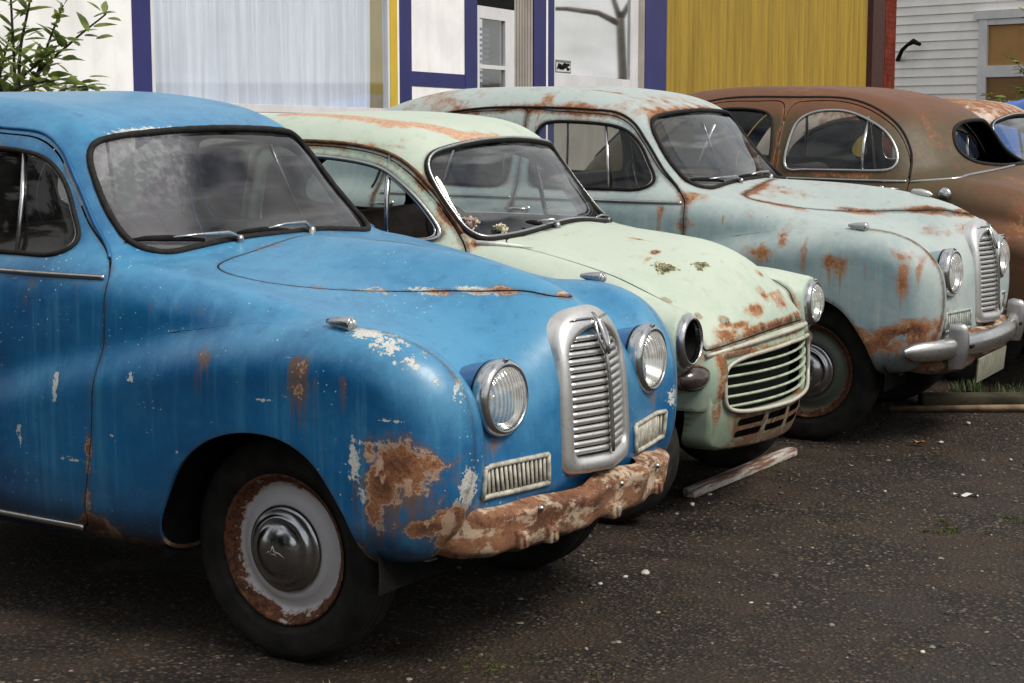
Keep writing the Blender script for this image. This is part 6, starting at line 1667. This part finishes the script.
# the small sticker in the corner of the window: black letters on white
STK = wmat('sticker_white', (.62, .62, .62)); z0, z1 = W.z_at(556, 72.5), W.z_at(556, 59.5); sa, sb_ = S_(555.5), S_(571)
stk = part('window_sticker', wmat('sticker_grey', (.16, .16, .17)), lambda mb: W.bar(mb, sa, sb_, z0, z1, -.010, -.007), w2)
part('sticker_face', STK, lambda mb: W.bar(mb, sa + .02, sb_ - .02, z0 + .012, z1 - .025, -.0065, -.004), stk)
def letters(mb):
    # A W P C, drawn as strokes
    L = {'A': [((0, 0), (.5, 1)), ((.5, 1), (1, 0)), ((.2, .4), (.8, .4))], 'W': [((0, 1), (.25, 0)), ((.25, 0), (.5, .7)), ((.5, .7), (.75, 0)), ((.75, 0), (1, 1))], 'P': [((0, 0), (0, 1)), ((0, 1), (1, .95)), ((1, .95), (1, .5)), ((1, .5), (0, .45))], 'C': [((1, .9), (.3, 1)), ((.3, 1), (0, .5)), ((0, .5), (.3, 0)), ((.3, 0), (1, .1))]}
    wd = (sb_ - sa - .08) / 4; hh = (z1 - z0) * .40; zb = z0 + .035
    for i, ch in enumerate('AWPC'):
        for (a, b) in L[ch]:
            p = [(sa + .04 + wd * (i + .8 * q[0]), zb + hh * q[1]) for q in (a, b)]
            mb.tube([W.P(u, -.003, z) for u, z in p], .011, 5)
part('lettering', MAT['dark'], letters, stk)

# yellow corrugated garage wall and the brick pillar
m_y, nt, b = nt_new('yellow_corrugated'); g = NT(nt); v = g.obj()
n1 = g.noise(g.map(v, (5, 5, .35)), 1.5, 7, .7); n2 = g.noise(v, 8, 6, .7)
c_ = g.mix(g.math('MULTIPLY', g.ramp(n1, .34, .66), .7), (.27, .175, .022), (.46, .31, .026)); c_ = g.mix(g.math('MULTIPLY', g.ramp(n2, .62, .74), .3), c_, (.20, .12, .04))
g.link(c_, b.inputs['Base Color']); b.inputs['Roughness'].default_value = .6
gar = empty('corrugated_garage', 'mustard yellow corrugated iron wall between the shop and the brick pillar', 'building', None, (-5, 15, 0))
e0, e1 = s15 + .01, S_(868)
def corr(mb):
    rows = []; n = int((e1 - e0) / .012)
    for i in range(n + 1):
        s = e0 + (e1 - e0) * i / n; ph = (s / .15) % 1.0
        d = .035 * (1 if .12 < ph < .42 else (ph / .12 if ph <= .12 else (max(0, 1 - (ph - .42) / .12))))
        if ((s - e0) % 1.15) < .03: d -= .02
        rows.append([W.P(s, -.12 + d, -.5), W.P(s, -.12 + d, 4.2)])
    mb.grid(rows)
part('corrugated_sheet', m_y, corr, gar)
RED = simple('red_painted_brick', (.15, .028, .016), .95, spec=.1, var=.35, scale=5)
DRK = simple('dark_red_reveal', (.05, .016, .014), .8)
part('reveal', DRK, lambda mb: W.bar(mb, S_(868) + .005, S_(880), -.5, 4.2, -.35, .0), gar)
def pillar(mb):
    a, b = S_(880) + .004, S_(890.5)
    z = -.5
    while z < 4.2:
        W.bar(mb, a, b, z, z + .068, -.20, .006); W.bar(mb, a + .003, b - .003, z + .068, z + .08, -.197, .003); z += .08
part('brick_pillar', RED, pillar, gar)

# weatherboard house
H = Frame((-7.2, 26.2), R(-13.6))
hs = H.s_at
house = empty('weatherboard_house', 'white weatherboard house with a brown-blinded window behind the brown car', 'building', None, (-7.2, 26.2, 0))
WB = wmat('white_weatherboard', (.88, .86, .82), .06, 2, streak=.15); 
h0, h1 = hs(845), hs(1160); hw0 = hs(976)
def clap(mb):
    z = -1.0
    while z < 4.8:
        mb.add([H.P(h0, .0, z), H.P(h1, .0, z), H.P(h1, .038, z), H.P(h0, .038, z), H.P(h0, .012, z + .150), H.P(h1, .012, z + .150)], [(0, 1, 2, 3), (3, 2, 5, 4)], False); z += .150
part('weatherboard_wall', WB, clap, house)
part('wall_core', MAT['dark'], lambda mb: H.bar(mb, h0, h1, -1, 4.8, -.3, -.005), house)
zA, zB, zC = H.z_at(985, 19), H.z_at(985, 73), H.z_at(985, 150)
hw1 = hs(1070)
hwin = part('house_window', WFR, lambda mb: (H.bar(mb, hw0 - .1, hw1, zA - .0, zA + .14, .04, .13), H.bar(mb, hw0, hw0 + .16, zC, zA - .001, .04, .11), H.bar(mb, hw0 + .161, hw1, zB - .07, zB + .12, .04, .10), H.bar(mb, hw1 + .001, hw1 + .15, zC, zA - .001, .04, .11), H.bar(mb, hw0 + .161, hw1, zA - .10, zA - .001, .04, .10)), house)
part('drawn_blind', wmat('tan_blind', (.40, .22, .07), .1), lambda mb: H.bar(mb, hw0 + .161, hw1, zC, zA - .101, .042, .05), hwin)
HG = glass_mat('house_glass', (.9, .9, .9), .02, .15); part('pane', HG, lambda mb: H.bar(mb, hw0 + .161, hw1, zC, zB - .071, .060, .064), hwin)
def hook(mb):
    a = hs(895); z = H.z_at(895, 60)
    mb.tube([H.P(a, .05, z), H.P(a + .2, .22, z + .16), H.P(a + .36, .30, z + .24), H.P(a + .48, .30, z + .30), H.P(a + .62, .30, z + .24)], [.04, .035, .03, .05, .03], 8)
part('wall_bracket', MAT['dark'], hook, house)

# ------------------------------------------------------------------ plants
def leaf_mat(name, a, b2, yellow=.15):
    m, nt, b = nt_new(name); g = NT(nt); v = g.obj()
    n = g.noise(v, 9, 3, .6)
    c = g.mix(g.ramp(n, .35, .65), a, b2); c = g.mix(g.math('MULTIPLY', g.ramp(g.noise(v, 5, 2, .5), .60, .66), yellow * 4), c, (.34, .30, .03))
    g.link(c, b.inputs['Base Color']); b.inputs['Roughness'].default_value = .5
    tr = g.n('ShaderNodeBsdfTranslucent'); g.link(c, tr.inputs[0]); mx = g.n('ShaderNodeMixShader'); mx.inputs[0].default_value = .42
    g.link(b.outputs[0], mx.inputs[1]); g.link(tr.outputs[0], mx.inputs[2]); g.link(mx.outputs[0], nt.nodes['Material Output'].inputs[0])
    return m
LEAF = leaf_mat('shrub_leaf', (.085, .135, .033), (.25, .32, .075)); BARK = simple('twig_bark', (.035, .025, .02), .85)
def add_leaf(mb, p, d, L, w, droop=.35):
    p = Vector(p); d = Vector(d).normalized(); up = Vector((0, 0, 1)); sd = d.cross(up)
    if sd.length < .05: sd = Vector((1, 0, 0))
    sd.normalize(); q = Vector((random.gauss(0, .4), random.gauss(0, .4), random.gauss(0, .4))); sd = (sd + q).normalized()
    c = []; cur = p.copy(); dd = d.copy()
    for i in range(5):
        t = i / 4; ww = w * math.sin(math.pi * (.08 + .92 * t) ** .8) * (1 if t < 1 else 0)
        nrm = sd.cross(dd)
        c.append([(cur - sd * ww)[:], (cur + nrm * ww * .25)[:], (cur + sd * ww)[:]])
        dd = (dd + Vector((0, 0, -droop * .35))).normalized(); cur = cur + dd * L / 4
    mb.grid(c)
def shrub(name, label, stems, leafL, seed, nleaf=16, mat=LEAF):
    random.seed(seed)
    root = empty(name, label, 'shrub', None, stems[0][0])
    base = Vector(stems[0][0]); tb = MB(); lb = MB()
    for path in stems:
        P = [Vector(p) - base for p in path]
        Q = catmull(np.array([p[:] for p in P]), 6, False)
        n = len(Q); tb.tube([tuple(q) for q in Q], [.011 * (1 - .8 * i / n) + .002 for i in range(n)], 6)
        L = 0
        for i in range(int(n * .25), n):
            d = Vector(Q[min(i + 1, n - 1)] - Q[i - 1])
            for k in range(max(1, nleaf // 6)):
                a = random.uniform(0, 6.28); out = Vector((math.cos(a), math.sin(a), random.uniform(-.2, .7)))
                add_leaf(lb, Vector(Q[i]) + Vector((random.gauss(0, .02), random.gauss(0, .02), random.gauss(0, .02))), d.normalized() * .6 + out, leafL * random.uniform(.6, 1.25), leafL * .16)
    tb.build('stem', BARK, root); lb.build('foliage', mat, root)
    return root
def at_pix(px, py, t):
    """a point t metres out from the viewpoint, used to set the shrub out"""
    a = YAW - math.atan((px - 512) / FPX); x = CAM[0] + t * math.cos(a); y = CAM[1] + t * math.sin(a); dep = t * math.cos(a - YAW)
    return (x, y, CAM[2] + dep * math.tan(-PITCH + math.atan((341.5 - py) / FPX)))
def stem_to(base, mid, tip): return [base, tuple((np.array(base) * .4 + np.array(mid) * .6)), mid, tuple((np.array(mid) + np.array(tip)) / 2 + np.array((0, 0, .02))), tip]
b1 = at_pix(25, 420, 10.2); b1 = (b1[0], b1[1], 0.0)
stems = [stem_to(b1, at_pix(38, 90, 10.1), at_pix(70, 5, 10.0)), stem_to(b1, at_pix(40, 80, 10.1), at_pix(112, 14, 9.9)), stem_to(b1, at_pix(20, 80, 10.2), at_pix(18, -40, 10.1)), stem_to(b1, at_pix(5, 80, 10.2), at_pix(-30, -10, 10.2)), stem_to(b1, at_pix(25, 60, 10.0), at_pix(45, -30, 9.8)),
         stem_to(b1, at_pix(15, 95, 10.0), at_pix(75, 78, 9.8)), stem_to(b1, at_pix(5, 90, 10.2), at_pix(-5, 20, 10.2)), stem_to(b1, at_pix(60, 95, 10.0), at_pix(100, 88, 10.0)), stem_to(b1, at_pix(0, 100, 10.2), at_pix(15, 40, 10.2)), stem_to(b1, at_pix(20, 90, 10.1), at_pix(60, 50, 9.9))]
shrub('leafy_shrub', 'long-leaved green shrub growing behind the blue car roof by the white wall', stems, .13, 4, 14)
b2 = at_pix(1030, 200, 28); b2 = (b2[0], b2[1], 0.0)
stems = [stem_to(b2, at_pix(1032, 110, 28), at_pix(985, 96, 27.8)), stem_to(b2, at_pix(1034, 90, 28), at_pix(1010, 62, 28)), stem_to(b2, at_pix(1034, 120, 28), at_pix(1000, 108, 28)), stem_to(b2, at_pix(1036, 60, 28), at_pix(1018, 10, 28)), stem_to(b2, at_pix(1036, 110, 28), at_pix(1015, 90, 28))]
shrub('small_shrub', 'thin twiggy shrub in front of the house window at right', stems, .17, 9, 20)
# blue tarpaulin over something beyond the last car
TARP = wmat('blue_tarpaulin', (.02, .11, .42), .15, 6, .45)
c = at_pix(1050, 150, 20); rows = []
for i in range(26):
    a = i / 25; row = []
    for j in range(26):
        b_ = j / 25; x = (a - .5) * 2.0; y = (b_ - .5) * 2.4
        z = 1.45 - .55 * (abs(x) / 1.0) ** 3 - .5 * (abs(y) / 1.2) ** 4 + .03 * math.sin(x * 9 + y * 4) + .02 * math.sin(y * 13 - x * 3)
        edge = max(abs(x) / 1.0, abs(y) / 1.2)
        if edge > .9: z -= (edge - .9) * 9
        row.append((x, y, max(z, .02)))
    rows.append(row)
mb = MB(); mb.grid(rows); tp = mb.build('tarpaulin', TARP); tp.location = (c[0], c[1], 0); tp.rotation_euler = (0, 0, R(30)); tag(tp, 'bright blue tarpaulin draped in folds at the right edge', 'tarpaulin')

# bare pollarded tree across the yard, seen mirrored in the shop window, and the unseen tree belts added to darken the reflections
BT = simple('tree_bark', (.12, .095, .07), .9, var=.3, scale=8, bump=.3)
def mirror(p):
    n = np.array((W.nrm[0], W.nrm[1])); d = float((np.array(p[:2]) - W.p + n * .07) @ n); q = np.array(p[:2]) - 2 * d * n
    return np.array((q[0], q[1], p[2]))
def bare_tree(name, label, base, limbs, r):
    root = empty(name, label, 'tree', None, base); b0 = Vector(base)
    random.seed(3)
    tb = MB(); tb.tube([(Vector(p) - b0)[:] for p in limbs[0]], [r * (1 - .3 * i / len(limbs[0])) for i in range(len(limbs[0]))], 10); tb.build('trunk', BT, root)
    cb = MB()
    def grow(p, d, L, rr, k):
        q = [p]; 
        for i in range(4):
            d = (d + Vector((random.gauss(0, .22), random.gauss(0, .22), random.gauss(.06, .18)))).normalized(); q.append(q[-1] + d * L / 4)
        cb.tube([v[:] for v in q], [rr * (1 - .14 * i) for i in range(5)], 6)
        if k: 
            for _ in range(3): grow(q[random.randint(2, 4)], (d + Vector((random.gauss(0, .7), random.gauss(0, .7), random.gauss(.2, .4)))).normalized(), L * .68, rr * .5, k - 1)
    for l in limbs[1:]:
        P = [Vector(p) - b0 for p in l]; cb.tube([p[:] for p in P], [r * .62, r * .5, r * .42][:len(P)] if len(P) <= 3 else [r * .6] * len(P), 8); grow(P[-1], (P[-1] - P[-2]).normalized(), 1.3, r * .38, 3)
    cb.build('branches', BT, root)
    return root
def refl(px, py, t): return tuple(mirror(at_pix(px, py, t)))
T0 = 30.0
g0 = refl(614, 200, T0); g0 = (g0[0], g0[1], 0.0)
bare_tree('bare_tree', 'bare grey-limbed tree across the yard, seen mirrored in the shop window', g0,
          [[g0, refl(615, 75, T0), refl(613, 40, T0), refl(612, 18, T0)], [refl(613, 25, T0), refl(590, 13, T0), refl(560, 9, T0)], [refl(612, 20, T0), refl(620, 5, T0), refl(632, -12, T0)], [refl(612, 20, T0), refl(606, 2, T0), refl(598, -20, T0)]], .085)
# unseen tree belts, added to shade the car sides and darken what paint and glass mirror
m_t = leaf_mat('belt_leaf', (.018, .030, .014), (.045, .060, .025), .02)
def belt(name, pts, h, seed):
    rr = np.random.default_rng(seed); V = []; F = []
    for (x, y) in pts:
        hh = h * rr.uniform(.55, 1.15) * (1.4 if y > -13 and x < 3 else 1); rad = rr.uniform(1.2, 2.4)
        for _ in range(520):
            u = rr.normal(size=3); u /= np.linalg.norm(u); q = np.array([x, y, hh * .52]) + u * np.array([rad, rad, hh * .52]) * rr.random() ** .33
            if q[2] < .05: q[2] = .05
            s_ = rr.uniform(.16, .42); a = rr.normal(size=3); a /= np.linalg.norm(a); b_ = np.cross(a, rr.normal(size=3)); b_ /= np.linalg.norm(b_)
            k = len(V); V += [q + a * s_, q + b_ * s_ * .6, q - a * s_, q - b_ * s_ * .6]; F.append((k, k + 1, k + 2, k + 3))
    return tag(mesh_obj(name, V, F, m_t, smooth=False), kind='stuff')
belt('shade_woods', [(-15 + i * 1.7, -11.2 + 1.1 * math.sin(i * 1.9)) for i in range(10)] + [(34 + 3 * math.sin(i * 2.3), -34 + i * 2.6) for i in range(30)] + [(30 - i * 2.4, -26 + 2 * math.sin(i * 1.7)) for i in range(1, 26)], 6.5, 5)
# ------------------------------------------------------------------ light, sky, camera
SUN_EL, SUN_AZ = R(50), R(-6)          # azimuth measured from +X towards +Y
def world():
    w = bpy.data.worlds.new('World'); SC.world = w; w.use_nodes = True
    nt = w.node_tree; g = NT(nt); bg = nt.nodes['Background']
    sky = g.n('ShaderNodeTexSky', sky_type='NISHITA'); sky.sun_disc = False; sky.sun_elevation = SUN_EL; sky.sun_rotation = R(90) - SUN_AZ
    sky.air_density = 1.0; sky.dust_density = 2.5
    tc = g.n('ShaderNodeTexCoord').outputs['Generated']
    n = g.noise(g.map(tc, (1, 1, 2.2)), 2.3, 7, .6, .3)
    cl = g.ramp(n, .30, .56)
    g.link(g.mix(g.math('MULTIPLY', cl, .85), sky.outputs[0], (9.0, 8.85, 8.5)), bg.inputs[0]); bg.inputs[1].default_value = .108
    l = bpy.data.lights.new('sun', 'SUN'); l.energy = 2.9; l.angle = R(20); l.color = (1, .93, .82)
    o = bpy.data.objects.new('sun', l); COL.objects.link(o)
    d = Vector((math.cos(SUN_EL) * math.cos(SUN_AZ), math.cos(SUN_EL) * math.sin(SUN_AZ), math.sin(SUN_EL)))
    o.rotation_euler = (-d).to_track_quat('-Z', 'Y').to_euler(); o.location = (0, 0, 20)
world()
SC.view_settings.view_transform = 'Standard'; SC.view_settings.look = 'None'; SC.view_settings.exposure = 0; SC.view_settings.gamma = 1
cd = bpy.data.cameras.new('camera'); cd.sensor_width = 36; cd.lens = FPX / 1024 * 36; cd.clip_end = 1500; cd.clip_start = .05
co = bpy.data.objects.new('camera', cd); COL.objects.link(co); co.location = tuple(CAM); co.rotation_euler = (R(90) - PITCH, 0, YAW - R(90)); SC.camera = co
SC.cycles.max_bounces = 8; SC.cycles.transparent_max_bounces = 24; SC.cycles.caustics_reflective = False; SC.cycles.caustics_refractive = False
try: SC.cycles.use_denoising = True
except Exception: pass
